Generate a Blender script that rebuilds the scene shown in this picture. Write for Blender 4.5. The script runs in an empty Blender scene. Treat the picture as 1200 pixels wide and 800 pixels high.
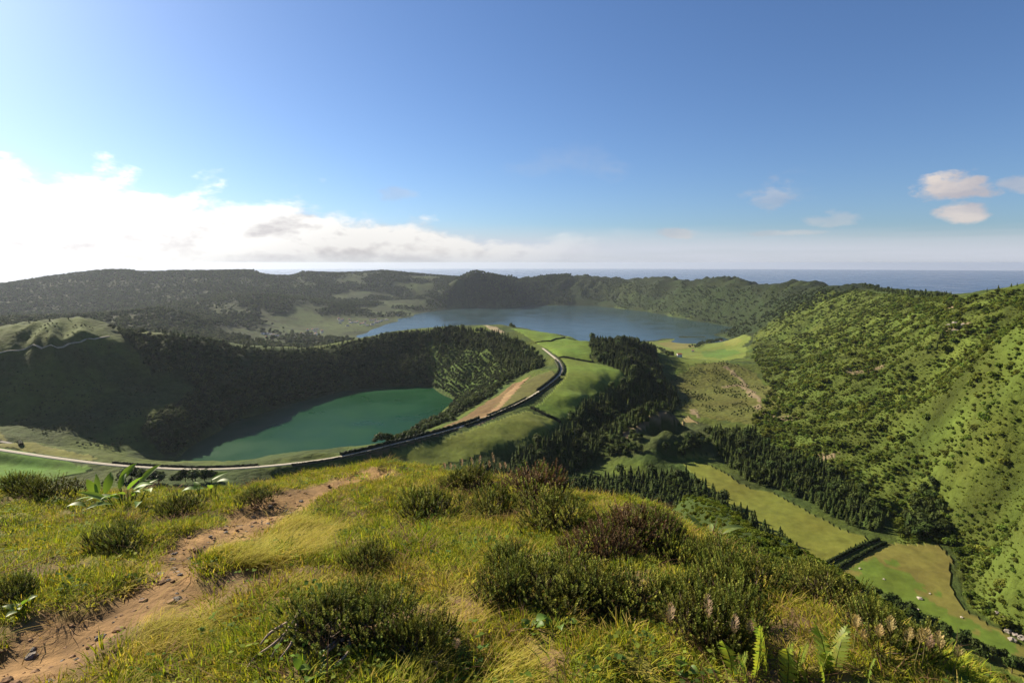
import bpy, bmesh, math, random
import numpy as np
from mathutils import Vector, Matrix, Euler

# ---------------------------------------------------------------- camera, sky, sun, exposure
SC = bpy.context.scene
COL = SC.collection
R = math.radians
CAMZ = 700.0            # metres above the sea
FPX = 655.0             # focal length in photograph pixels (1200 wide)
PITCH = math.atan((400 - 308) / FPX)
cam_data = bpy.data.cameras.new('camera')
cam_data.sensor_width = 36.0
cam_data.lens = 36.0 * FPX / 1200.0
cam_data.clip_start = 0.05
cam_data.clip_end = 400000.0
cam = bpy.data.objects.new('camera', cam_data)
COL.objects.link(cam)
cam.location = (0, 0, CAMZ)
cam.rotation_euler = (math.pi / 2 - PITCH, 0, 0)
SC.camera = cam

SUN_EL, SUN_AZ = R(29.0), R(-53.0)       # azimuth measured from +Y, negative = left
SUN_DIR = Vector((math.sin(SUN_AZ) * math.cos(SUN_EL), math.cos(SUN_AZ) * math.cos(SUN_EL), math.sin(SUN_EL)))
sun_data = bpy.data.lights.new('sun', 'SUN')
sun_data.energy = 5.0
sun_data.angle = R(0.5)
sun_data.color = (1.0, 0.88, 0.68)
sun = bpy.data.objects.new('sun', sun_data)
COL.objects.link(sun)
sun.location = (-200, 100, 900)
sun.rotation_euler = SUN_DIR.to_track_quat('Z', 'Y').to_euler()

SC.view_settings.view_transform = 'Standard'
SC.view_settings.look = 'None'
SC.view_settings.exposure = 1.22
SC.view_settings.gamma = 1.0
SC.view_settings.use_curve_mapping = False
SC.cycles.volume_bounces = 1
SC.cycles.max_bounces = 6
SC.cycles.transparent_max_bounces = 16
SC.cycles.use_denoising = True


class NB:
    """small node-tree writer"""
    def __init__(self, tree):
        self.t = tree
        self.n = tree.nodes
        self.l = tree.links

    def node(self, typ, **kw):
        nd = self.n.new(typ)
        for k, v in kw.items():
            setattr(nd, k, v)
        return nd

    def put(self, sock, v):
        if isinstance(v, bpy.types.NodeSocket):
            self.l.new(v, sock)
        elif v is not None:
            try:
                sock.default_value = v
            except Exception:
                sock.default_value = (v[0], v[1], v[2], 1.0)

    def m(self, op, a, b=None, c=None, clamp=False):
        nd = self.n.new('ShaderNodeMath')
        nd.operation = op
        nd.use_clamp = clamp
        for i, v in enumerate((a, b, c)):
            if v is not None:
                self.put(nd.inputs[i], v)
        return nd.outputs[0]

    def ss(self, x, a, b):
        """smoothstep from a to b"""
        nd = self.n.new('ShaderNodeMapRange')
        nd.interpolation_type = 'SMOOTHSTEP'
        self.put(nd.inputs['Value'], x)
        self.put(nd.inputs['From Min'], a)
        self.put(nd.inputs['From Max'], b)
        return nd.outputs['Result']

    def mr(self, x, a, b, c, d):
        nd = self.n.new('ShaderNodeMapRange')
        self.put(nd.inputs['Value'], x)
        for k, v in zip(('From Min', 'From Max', 'To Min', 'To Max'), (a, b, c, d)):
            self.put(nd.inputs[k], v)
        return nd.outputs['Result']

    def noise(self, vec, scale, detail=4.0, rough=0.55, dist=0.0):
        nd = self.n.new('ShaderNodeTexNoise')
        nd.inputs['Scale'].default_value = scale
        nd.inputs['Detail'].default_value = detail
        nd.inputs['Roughness'].default_value = rough
        nd.inputs['Distortion'].default_value = dist
        if vec is not None:
            self.l.new(vec, nd.inputs['Vector'])
        return nd.outputs['Fac']

    def vm(self, op, a, b=None):
        nd = self.n.new('ShaderNodeVectorMath')
        nd.operation = op
        self.put(nd.inputs[0], a)
        if b is not None:
            if op == 'SCALE':
                self.put(nd.inputs['Scale'], b)
            else:
                self.put(nd.inputs[1], b)
        return nd

    def mix(self, f, a, b, mode='MIX'):
        nd = self.n.new('ShaderNodeMix')
        nd.data_type = 'RGBA'
        nd.blend_type = mode
        self.put(nd.inputs[0], f)
        self.put(nd.inputs[6], a)
        self.put(nd.inputs[7], b)
        return nd.outputs[2]

    def xyz(self, x, y, z):
        nd = self.n.new('ShaderNodeCombineXYZ')
        for i, v in enumerate((x, y, z)):
            self.put(nd.inputs[i], v)
        return nd.outputs[0]


def make_world():
    w = bpy.data.worlds.new('World')
    SC.world = w
    w.use_nodes = True
    w.node_tree.nodes.clear()
    b = NB(w.node_tree)
    out = b.node('ShaderNodeOutputWorld')
    bg = b.node('ShaderNodeBackground')
    bg.inputs['Strength'].default_value = 0.05
    geo = b.node('ShaderNodeTexCoord')
    d = geo.outputs['Generated']
    sep = b.node('ShaderNodeSeparateXYZ')
    b.l.new(d, sep.inputs[0])
    x, y, z = sep.outputs
    zc = b.m('MAXIMUM', z, 0.004)
    dv = b.xyz(x, y, zc)
    sky = b.node('ShaderNodeTexSky')
    sky.sky_type = 'NISHITA'
    sky.sun_disc = False
    sky.sun_elevation = SUN_EL
    sky.sun_rotation = SUN_AZ
    sky.altitude = 700
    sky.air_density = 1.0
    sky.dust_density = 1.0
    sky.ozone_density = 2.0
    b.l.new(dv, sky.inputs[0])
    skyc = b.mix(1.0, sky.outputs[0], (0.66, 0.82, 1.06, 1), 'MULTIPLY')
    # angles: elevation (deg) and azimuth (deg, right positive)
    el = b.m('MULTIPLY', b.m('ARCSINE', z), 57.2958)
    az = b.m('MULTIPLY', b.m('ARCTAN2', x, y), 57.2958)
    cs = b.vm('DOT_PRODUCT', d, tuple(SUN_DIR)).outputs['Value']
    near = b.ss(cs, 0.70, 0.99)                     # 1 toward the sun
    # coordinates on the sky for the cloud noise (horizontal : vertical squash)
    q = b.xyz(x, y, b.m('MULTIPLY', z, 2.2))
    n1 = b.noise(q, 7.5, 7.0, 0.56, 0.15)
    ql = b.vm('ADD', q, (-0.018, 0.008, 0.030)).outputs[0]
    n1s = b.noise(ql, 7.5, 5.0, 0.56, 0.15)
    # cumulus bank: its top follows the direction of the sun side
    top = b.m('ADD', 2.6, b.m('MULTIPLY', b.ss(az, 4.0, -20.0), 3.2))
    top = b.m('ADD', top, b.m('ADD', b.m('MULTIPLY', b.ss(az, -20.0, -35.0), 0.9), b.m('MULTIPLY', b.ss(az, -39.0, -52.0), 3.0)))
    prof = b.m('DIVIDE', b.m('SUBTRACT', top, el), 4.5)
    dens = b.m('ADD', b.m('MULTIPLY', prof, 0.85), b.m('MULTIPLY', b.m('SUBTRACT', n1, 0.5), 2.3))
    bank = b.ss(dens, -0.10, 0.28)
    bank = b.m('MULTIPLY', bank, b.ss(az, 14.0, -8.0))
    bank = b.m('MULTIPLY', bank, b.ss(el, -1.0, 1.5))
    # small fair-weather clouds and wisps higher up
    q2 = b.xyz(x, y, b.m('MULTIPLY', z, 1.6))
    n2 = b.noise(b.vm('ADD', q2, (3.1, 1.7, 0.4)).outputs[0], 5.0, 6.0, 0.55, 0.3)
    wisp = b.m('MULTIPLY', b.ss(n2, 0.60, 0.80), 0.55)
    wisp = b.m('MULTIPLY', wisp, b.m('MULTIPLY', b.ss(el, 2.0, 5.0), b.ss(el, 14.0, 5.0)))

    def puff(a0, e0, wa, we, amp, s):
        da = b.m('DIVIDE', b.m('SUBTRACT', az, a0), wa)
        de = b.m('DIVIDE', b.m('SUBTRACT', el, e0), we)
        r2 = b.m('ADD', b.m('MULTIPLY', da, da), b.m('MULTIPLY', de, de))
        nn = b.noise(b.vm('ADD', q, (s, 0.3 * s, 0.7)).outputs[0], 16.0, 6.0, 0.58, 0.2)
        v = b.m('ADD', b.m('SUBTRACT', 1.0, r2), b.m('MULTIPLY', b.m('SUBTRACT', nn, 0.5), 4.4))
        return b.m('MULTIPLY', b.ss(v, 0.1, 1.0), amp)
    puffs = None
    for p in ((37.9, 6.0, 3.4, 1.2, 0.95, 1.0), (38.6, 3.9, 1.9, 1.0, 0.85, 2.0), (42.2, 5.7, 2.2, 0.9, 0.5, 3.0),
              (24.0, 6.2, 2.6, 1.5, 0.32, 4.0), (29.5, 3.8, 2.4, 0.8, 0.28, 5.0), (16.0, 2.9, 2.6, 0.7, 0.45, 6.0),
              (-11.5, 6.6, 2.0, 1.0, 0.25, 7.0), (24.5, 2.7, 6.0, 0.35, 0.3, 8.0)):
        v = puff(*p)
        puffs = v if puffs is None else b.m('MAXIMUM', puffs, v)
    # flat stratus veil near the horizon, all the way round
    qs = b.xyz(b.m('MULTIPLY', x, 1.0), b.m('MULTIPLY', y, 1.0), b.m('MULTIPLY', z, 22.0))
    n3 = b.noise(qs, 4.5, 5.0, 0.55)
    eld = b.m('ADD', el, b.m('MULTIPLY', az, 0.02))
    veil = b.m('MULTIPLY', b.ss(b.m('ADD', eld, b.m('MULTIPLY', b.m('SUBTRACT', n3, 0.5), 1.4)), 4.2, 1.6), 1.0)
    veil = b.m('MULTIPLY', veil, b.m('ADD', 0.52, b.m('MULTIPLY', n3, 0.5)))
    # colours
    shade = b.m('MULTIPLY', b.m('SUBTRACT', n1s, n1), 6.5)
    lit = b.m('SUBTRACT', 0.78, shade, clamp=True)
    lit = b.m('MULTIPLY', lit, b.mr(el, 0.5, 6.0, 0.45, 1.0))
    bright = b.m('ADD', 9.5, b.m('MULTIPLY', near, 8.5))
    bankcol = b.vm('SCALE', b.mix(lit, (0.56, 0.545, 0.55), (1.0, 0.985, 0.95)), bright).outputs[0]
    veilcol = b.vm('SCALE', b.mix(near, (0.66, 0.69, 0.79), (1.0, 0.94, 0.86)), b.m('ADD', 8.6, b.m('MULTIPLY', near, 5.0))).outputs[0]
    puffcol = b.vm('SCALE', b.mix(b.ss(n1s, 0.35, 0.65), (1.0, 0.89, 0.82), (0.62, 0.60, 0.66)), 6.8).outputs[0]
    c = b.mix(veil, skyc, veilcol)
    c = b.mix(b.m('MULTIPLY', wisp, 0.8), c, b.vm('SCALE', (0.85, 0.87, 0.92), 6.0).outputs[0])
    c = b.mix(puffs, c, puffcol)
    c = b.mix(bank, c, bankcol)
    b.l.new(c, bg.inputs['Color'])
    b.l.new(bg.outputs[0], out.inputs['Surface'])


make_world()

# ---------------------------------------------------------------- numeric helpers
def ray_ratio(px, py):
    v = (400.0 - py) / FPX
    fw = math.cos(PITCH) + v * math.sin(PITCH)
    up = -math.sin(PITCH) + v * math.cos(PITCH)
    return (px - 600.0) / FPX / fw, up / fw


def PD(px, py, D):
    """point seen in that direction at forward distance D"""
    a, u = ray_ratio(px, py)
    return (D * a, D, CAMZ + D * u)


def PZ(px, py, z):
    """point seen in that direction at height z"""
    a, u = ray_ratio(px, py)
    D = (z - CAMZ) / u
    return (D * a, D, z)


def hash2(ix, iy, seed):
    h = (ix * 374761393 + iy * 668265263 + seed * 1442695041) & 0xFFFFFFFF
    h = ((h ^ (h >> 13)) * 1274126177) & 0xFFFFFFFF
    return (h ^ (h >> 16)) & 0xFFFFFFFF


def perlin(x, y, seed=0):
    x = np.asarray(x, float)
    y = np.asarray(y, float)
    xi = np.floor(x).astype(np.int64)
    yi = np.floor(y).astype(np.int64)
    xf = x - xi
    yf = y - yi
    u = xf * xf * xf * (xf * (xf * 6 - 15) + 10)
    v = yf * yf * yf * (yf * (yf * 6 - 15) + 10)

    def g(dx, dy):
        a = hash2(xi + dx, yi + dy, seed) * (2 * math.pi / 4294967296.0)
        return np.cos(a) * (xf - dx) + np.sin(a) * (yf - dy)
    a = g(0, 0) * (1 - u) + g(1, 0) * u
    c = g(0, 1) * (1 - u) + g(1, 1) * u
    return (a * (1 - v) + c * v) * 1.5


def fbm(x, y, octs=4, seed=0, gain=0.5):
    s, a, f = 0.0, 1.0, 1.0
    for o in range(octs):
        s = s + a * perlin(x * f, y * f, seed + o * 17)
        a *= gain
        f *= 2.03
    return s


def sstep(x, a, b):
    t = np.clip((x - a) / (b - a), 0, 1)
    return t * t * (3 - 2 * t)


class RBF:
    def __init__(self, pts, c):
        p = np.array(pts, float)
        self.p = p[:, :2]
        self.c2 = c * c
        n = len(p)
        d = np.sqrt(((self.p[:, None] - self.p[None]) ** 2).sum(-1) + self.c2)
        A = np.zeros((n + 3, n + 3))
        A[:n, :n] = d - 1e-3 * np.eye(n)
        A[:n, n] = 1
        A[:n, n + 1:] = self.p / 1000.0
        A[n, :n] = 1
        A[n + 1:, :n] = self.p.T / 1000.0
        rhs = np.concatenate([p[:, 2], np.zeros(3)])
        self.w = np.linalg.lstsq(A, rhs, rcond=None)[0]

    def __call__(self, x, y, grad=False):
        x = np.asarray(x, float).ravel()
        y = np.asarray(y, float).ravel()
        out = np.empty(len(x))
        gr = np.empty(len(x))
        n = len(self.p)
        w = self.w[:n]
        for i in range(0, len(x), 20000):
            xs, ys = x[i:i + 20000], y[i:i + 20000]
            d = np.sqrt((xs[:, None] - self.p[None, :, 0]) ** 2 + (ys[:, None] - self.p[None, :, 1]) ** 2 + self.c2)
            out[i:i + 20000] = d @ self.w[:n] + self.w[n] + xs / 1000 * self.w[n + 1] + ys / 1000 * self.w[n + 2]
            if grad:
                inv = w / d
                t = inv.sum(1)
                gx = xs * t - inv @ self.p[:, 0] + self.w[n + 1] / 1000
                gy = ys * t - inv @ self.p[:, 1] + self.w[n + 2] / 1000
                gr[i:i + 20000] = np.hypot(gx, gy)
        return (out, gr) if grad else out


def densify(pts, k):
    out = []
    for a, b in zip(pts[:-1], pts[1:]):
        for j in range(k):
            t = j / k
            out.append(tuple(a[i] + (b[i] - a[i]) * t for i in range(len(a))))
    out.append(tuple(pts[-1]))
    return out


def seg_dist(x, y, line):
    """distance to a polyline and arclength of the nearest point"""
    best = np.full(np.shape(x), 1e12)
    arc = np.zeros(np.shape(x))
    s0 = 0.0
    for a, b in zip(line[:-1], line[1:]):
        dx, dy = b[0] - a[0], b[1] - a[1]
        L = math.hypot(dx, dy)
        t = np.clip(((x - a[0]) * dx + (y - a[1]) * dy) / (L * L + 1e-9), 0, 1)
        d = np.hypot(x - a[0] - t * dx, y - a[1] - t * dy)
        m = d < best
        best = np.where(m, d, best)
        arc = np.where(m, s0 + t * L, arc)
        s0 += L
    return best, arc


def in_poly(x, y, poly):
    x = np.asarray(x, float)
    y = np.asarray(y, float)
    r = np.zeros(x.shape, bool)
    n = len(poly)
    for i in range(n):
        x0, y0 = poly[i][0], poly[i][1]
        x1, y1 = poly[(i + 1) % n][0], poly[(i + 1) % n][1]
        if y0 == y1:
            continue
        c = ((y0 > y) != (y1 > y)) & (x < (x1 - x0) * (y - y0) / (y1 - y0) + x0)
        r ^= c
    return r


# ---------------------------------------------------------------- the lie of the land
Z_AZUL, Z_SANT = 260.0, 355.0
ctrl = []
def ridge(lst, k=3):
    ctrl.extend(densify([PD(*p) for p in lst], k))
def level(lst, z=None, k=2):
    ctrl.extend(densify([PZ(p[0], p[1], z if z is not None else p[2]) for p in lst], k))

# right-hand ridge running round into the far caldera rim
RIM = [(1480, 330, 420), (1330, 330, 720), (1200, 334, 1000), (1150, 342, 1220), (1105, 345, 1500), (1060, 341, 1850), (1010, 337, 2200),
       (950, 337, 3050), (885, 335, 4050), (800, 331, 4900), (725, 327, 6150), (650, 323, 6700), (605, 329, 6850)]
ridge(RIM, 3)
RIMXY = [PD(*p) for p in RIM]
# ground beyond the ridge falls to the sea
for (px, py, D) in RIM[2:]:
    a = PD(px, py, D)
    az = math.atan2(a[0], a[1])
    r = math.hypot(a[0], a[1])
    ctrl.append((a[0] + 260 * math.sin(az + .5), a[1] + 260 * math.cos(az + .5), a[2] - 45))
    ctrl.append((a[0] + 1500 * math.sin(az + .3), a[1] + 1500 * math.cos(az + .3), a[2] - 330))
    ctrl.append((a[0] + 3000 * math.sin(az + .2), a[1] + 3000 * math.cos(az + .2), -40))
# peak with conifers on the ridge, and the spur in front of it
# far shore of the blue lake
SHORE_FAR = [(420, 390), (460, 377), (500, 366), (545, 361), (615, 357.5), (700, 358.5), (760, 365), (830, 378), (880, 387)]
level([(615, 357.5), (700, 358.5), (760, 365), (830, 378), (880, 387)], Z_AZUL, 3)
level([(420, 389), (460, 376), (500, 365), (545, 360)], Z_AZUL + 3, 2)
# near shore: peninsula pastures
level([(757, 400), (800, 394), (850, 395)], Z_AZUL + 1, 2)
level([(770, 410), (820, 405), (870, 398)], Z_AZUL + 12, 2)
level([(790, 424), (850, 411)], Z_AZUL + 30, 1)
# lake bottom
for p in ((500, 372), (600, 368), (560, 380), (650, 375), (700, 380), (760, 385), (830, 386), (470, 386), (600, 392), (690, 395), (740, 396)):
    ctrl.append(PZ(p[0], p[1], 244))
# far north / west hills
ridge([(605, 330, 6500), (590, 325, 6150), (570, 322, 5800), (545, 325, 5600), (525, 333, 5700)], 2)
ridge([(525, 327, 6600), (500, 323, 7000), (450, 318, 7200), (405, 321, 6900), (300, 318, 6500), (200, 320, 6200), (120, 318, 6000),
       (60, 325, 5800), (0, 335, 5600), (-150, 340, 5200), (-400, 345, 4600)], 2)
for p in ((500, 327, 7600), (300, 322, 7200), (100, 320, 6800), (-200, 340, 6100)):
    a = PD(*p)
    ctrl.append((a[0] * 1.08, a[1] * 1.08, a[2] - 90))
    ctrl.append((a[0] * 1.35, a[1] * 1.35, 0))
level([(560, 355), (520, 352), (480, 352)], 300, 1)
level([(500, 342, 380), (450, 346, 360), (420, 345, 380), (380, 352, 345)], None, 1)
# village flats and the low hills of the caldera floor
level([(430, 382), (390, 385), (350, 383), (330, 397), (300, 398), (440, 372)], 268, 1)
ridge([(225, 353, 4600), (265, 349, 4500), (300, 347, 4400), (345, 352, 4400), (365, 362, 4300)], 1)
ridge([(150, 372, 3100), (190, 364, 3050), (225, 372, 3000)], 2)
level([(250, 388), (120, 368), (40, 366), (-60, 380), (330, 408)], 330, 1)
level([(60, 350), (180, 340), (320, 338), (-60, 352)], 400, 1)
# hill on the left with the sunlit brow, and the rim of the green lake's crater
ridge([(-260, 400, 1050), (-80, 390, 1200), (0, 384, 1260), (55, 378, 1280), (95, 371, 1290), (130, 381, 1280), (180, 393, 1270), (240, 402, 1330), (300, 409, 1455),
       (370, 408, 1620), (420, 398, 1700), (455, 390, 1750), (505, 385, 1760), (545, 386, 1690), (575, 391, 1600), (610, 406, 1420), (632, 424, 1270)], 3)
ridge([(-120, 420, 1040), (0, 412, 1070), (60, 403, 1090), (128, 394, 1190)], 2)          # track terrace below the brow
# outside of that rim, falling to the lake / valley
ridge([(0, 392, 1420), (95, 384, 1420), (200, 408, 1500), (300, 422, 1700), (400, 414, 1950), (470, 401, 2000)], 1)
# dark slope running down to the green water, with gullies
ridge([(-120, 450, 960), (0, 445, 1012), (60, 445, 1035), (128, 440, 1120), (175, 450, 1150)], 1)
ridge([(-120, 490, 850), (0, 496, 940), (60, 498, 950), (120, 505, 965), (160, 515, 970)], 1)
ridge([(190, 470, 1110), (215, 490, 1060)], 1)
ridge([(-120, 500, 880), (0, 505, 890), (60, 521, 870), (120, 534, 870), (165, 538, 900)], 1)
ridge([(-120, 506, 790), (0, 522, 740), (60, 538, 690), (120, 550, 680), (190, 556, 690)], 1)
SANT = [(195, 541), (210, 533), (235, 515), (258, 503), (285, 490), (330, 476), (400, 458), (450, 453), (505, 453), (533, 468), (512, 488), (480, 507), (440, 526), (400, 541), (300, 557), (230, 555)]
level(SANT[:13], Z_SANT + 1.5, 1)
ctrl.extend([PZ(a, b, Z_SANT + 1.5) for a, b in SANT[13:]])
for p in ((290, 510), (350, 490), (450, 470), (350, 530), (420, 505), (480, 480), (250, 535), (500, 465)):
    ctrl.append(PZ(p[0], p[1], Z_SANT - 30))
# inside of the crater, far wall
# brown slope between crater and road
level([(640, 427, 478), (620, 443, 470), (590, 455, 458), (560, 475, 455), (530, 495, 455), (470, 517, 462)], None, 1)
# the road along the saddle
ROAD = [(-120, 510, 497), (-60, 518, 495), (0, 527, 492), (60, 536, 488), (120, 543.5, 484), (170, 547.5, 481), (240, 550, 479), (320, 545.5, 478), (400, 535, 477), (480, 516, 476),
        (540, 500, 477), (580, 485, 478), (615, 469, 480), (640, 453, 483), (655, 440, 486), (658, 432, 488), (654, 423, 490), (645, 415, 492), (636, 408, 494)]
level(ROAD, None, 2)
level([(0, 512, 500), (60, 524, 494), (120, 536, 486), (200, 544, 478), (300, 541, 476), (400, 530, 474)], None, 1)
level([(0, 548, 476), (60, 560, 470), (120, 565, 466), (250, 566, 464), (350, 560, 464)], None, 1)
# pastures east of the road
level([(560, 512, 472), (520, 525, 466), (450, 546, 462), (600, 522, 462), (640, 500, 468), (680, 468, 473), (700, 445, 479), (725, 440, 473), (690, 425, 484), (660, 405, 497),
       (700, 410, 492), (740, 430, 472), (600, 387, 506), (640, 396, 501), (690, 399, 496), (655, 392, 498), (580, 381, 508)], None, 1)
# far side of the pastures dropping to the blue lake
for p in ((600, 384, 1950), (660, 392, 1850), (720, 400, 1750)):
    a = PD(*p)
    ctrl.append((a[0] * 1.06, a[1] * 1.06, a[2] - 60))
    ctrl.append((a[0] * 1.25, a[1] * 1.25, 300))
# conifer knoll
ridge([(700, 410, 1540), (722, 402, 1500), (742, 401, 1470), (760, 420, 1420), (775, 444, 1330)], 2)
ridge([(790, 424, 1750), (800, 418, 2300)], 1)
# gorge between pastures and eroded mounds
level([(770, 452, 425), (745, 500, 415), (720, 520, 420), (690, 545, 425), (650, 560, 432), (780, 470, 425), (600, 565, 438)], None, 1)
# mounds
ridge([(755, 497, 790), (772, 492, 795), (795, 491, 800)], 1)
MC = PD(772, 496, 795)
ctrl += [(MC[0] + r_ * math.cos(a_), MC[1] + r_ * math.sin(a_), z_) for (r_, z_) in ((45, 459), (78, 445), (112, 434)) for a_ in [0.7854 * k for k in range(8)]]
ridge([(790, 446, 1330), (825, 428, 1420), (850, 427, 1420), (885, 440, 1330), (905, 452, 1230)], 2)
level([(840, 470, 428), (830, 485, 428), (800, 520, 428), (780, 530, 430), (900, 478, 440)], None, 1)
# valley floor fields
FIELD_A = [(800, 543), (824, 542), (850, 553), (868, 566), (882, 573), (905, 577), (940, 595), (980, 617), (1018, 632), (962, 666), (938, 652), (900, 625), (865, 598), (830, 571)]
FIELD_B = [(1030, 637), (1100, 637), (1116, 655), (1116, 690), (1130, 712), (1200, 756), (1260, 800), (1230, 815), (1160, 775), (1090, 735), (1030, 700), (978, 672)]
level(FIELD_A, 438, 1)
level(FIELD_B, 440, 1)
level([(930, 560, 440), (1000, 590, 441), (1030, 620, 441), (880, 530, 438)], None, 1)
# right-hand hillside
for p in ((1145, 640, 450), (1165, 690, 450), (1230, 735, 452), (1060, 600, 444), (960, 540, 443), (930, 500, 450),
          (1000, 470, 485), (1100, 540, 485), (1200, 620, 480), (1200, 540, 520), (1100, 460, 535), (1000, 420, 520), (1100, 400, 580), (1200, 440, 592), (1200, 385, 630),
          (950, 420, 460), (900, 420, 380), (890, 405, 330), (940, 390, 440), (1000, 385, 530), (1050, 370, 575), (960, 360, 520), (910, 370, 430), (880, 395, 285),
          (1300, 700, 470), (1300, 560, 540), (1300, 440, 625), (1400, 600, 590)):
    ctrl.append(PZ(*p))
# the viewpoint's own hill
ctrl += [(0, 0, 698), (0, -60, 699), (0, -250, 690), (-300, -250, 640), (300, -250, 660), (0, -600, 600), (-40, 5, 692), (40, 5, 682), (0, 40, 676), (0, 100, 636), (0, 180, 590), (-80, 120, 610), (-160, 60, 620),
         (-300, 200, 545), (0, 300, 535), (-150, 300, 530), (0, 430, 478), (-200, 450, 480), (-400, 400, 505), (130, 250, 530), (170, 320, 485), (110, 380, 480), (90, 480, 450), (180, 430, 455)]
ridge([(800, 606, 142), (830, 599, 135), (880, 626, 110), (950, 665, 85), (1010, 703, 66), (1080, 748, 50), (1160, 800, 38)], 2)
ctrl += [(28, 130, 612), (15, 100, 632), (40, 170, 575), (90, 160, 575), (57, 126, 622), (66, 100, 612), (64, 82, 628), (62, 66, 637), (62, 52, 642), (110, 100, 570), (95, 75, 600), (95, 50, 615), (140, 130, 515), (200, 200, 452), (220, 120, 470), (200, 30, 500), (300, 250, 442), (400, 100, 480), (500, -100, 540)]
# merge control points that lie too close to one another
keep = []
for c in ctrl:
    r = math.hypot(c[0], c[1])
    if all((c[0] - k[0]) ** 2 + (c[1] - k[1]) ** 2 > (4 + 0.012 * r) ** 2 for k in keep):
        keep.append(c)
FAR = RBF(keep, 13.0)

# foreground hilltop, within some twenty metres
near_c = []
for p in ((600, 800, 2.45), (300, 800, 2.45), (0, 800, 2.5), (900, 800, 2.4), (1150, 800, 2.6), (600, 700, 3.3), (300, 700, 3.35), (0, 700, 3.6), (850, 720, 3.1),
          (600, 640, 4.5), (400, 640, 4.5), (250, 640, 4.6), (80, 640, 4.9), (750, 650, 4.3), (600, 595, 6.2), (450, 600, 6.0), (350, 600, 6.1), (200, 605, 6.2), (0, 610, 6.2),
          (420, 548, 9.2), (500, 552, 8.8), (560, 558, 8.4), (640, 572, 7.6), (720, 588, 7.0), (350, 562, 8.3), (270, 578, 7.6), (160, 584, 7.6), (60, 578, 8.2), (-60, 580, 8.4), (-200, 600, 8),
          (780, 610, 6.3), (850, 648, 5.2), (900, 672, 4.7), (960, 700, 4.3), (1020, 735, 3.8), (1080, 770, 3.4), (1150, 810, 3.0)):
    near_c.append(PD(*p))
near_c += [(0, 0, 698.25), (-2, 0, 698.2), (2, 0.3, 698.0), (0, -5, 698.8), (5, -3, 697.6), (-6, -2, 698), (6, 2, 694.6), (9, 0, 692.5), (-8, 3, 697.0), (0, 14, 691), (-5, 14, 692), (5, 13, 689.5), (9, 10, 688),
           (0, 20, 687), (-12, 16, 690), (-14, 8, 694), (12, 5, 690)]
NEAR = RBF(near_c, 0.8)

def smooth_line(pts, n=8):
    # Catmull-Rom through the given points
    p = [np.array(q, float) for q in pts]
    p = [2 * p[0] - p[1]] + p + [2 * p[-1] - p[-2]]
    out = []
    for i in range(1, len(p) - 2):
        for j in range(n):
            t = j / n
            out.append(tuple(0.5 * (2 * p[i] + (p[i + 1] - p[i - 1]) * t + (2 * p[i - 1] - 5 * p[i] + 4 * p[i + 1] - p[i + 2]) * t * t
                                    + (3 * p[i] - p[i - 1] - 3 * p[i + 1] + p[i + 2]) * t ** 3)))
    out.append(tuple(p[-2]))
    return out


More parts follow.
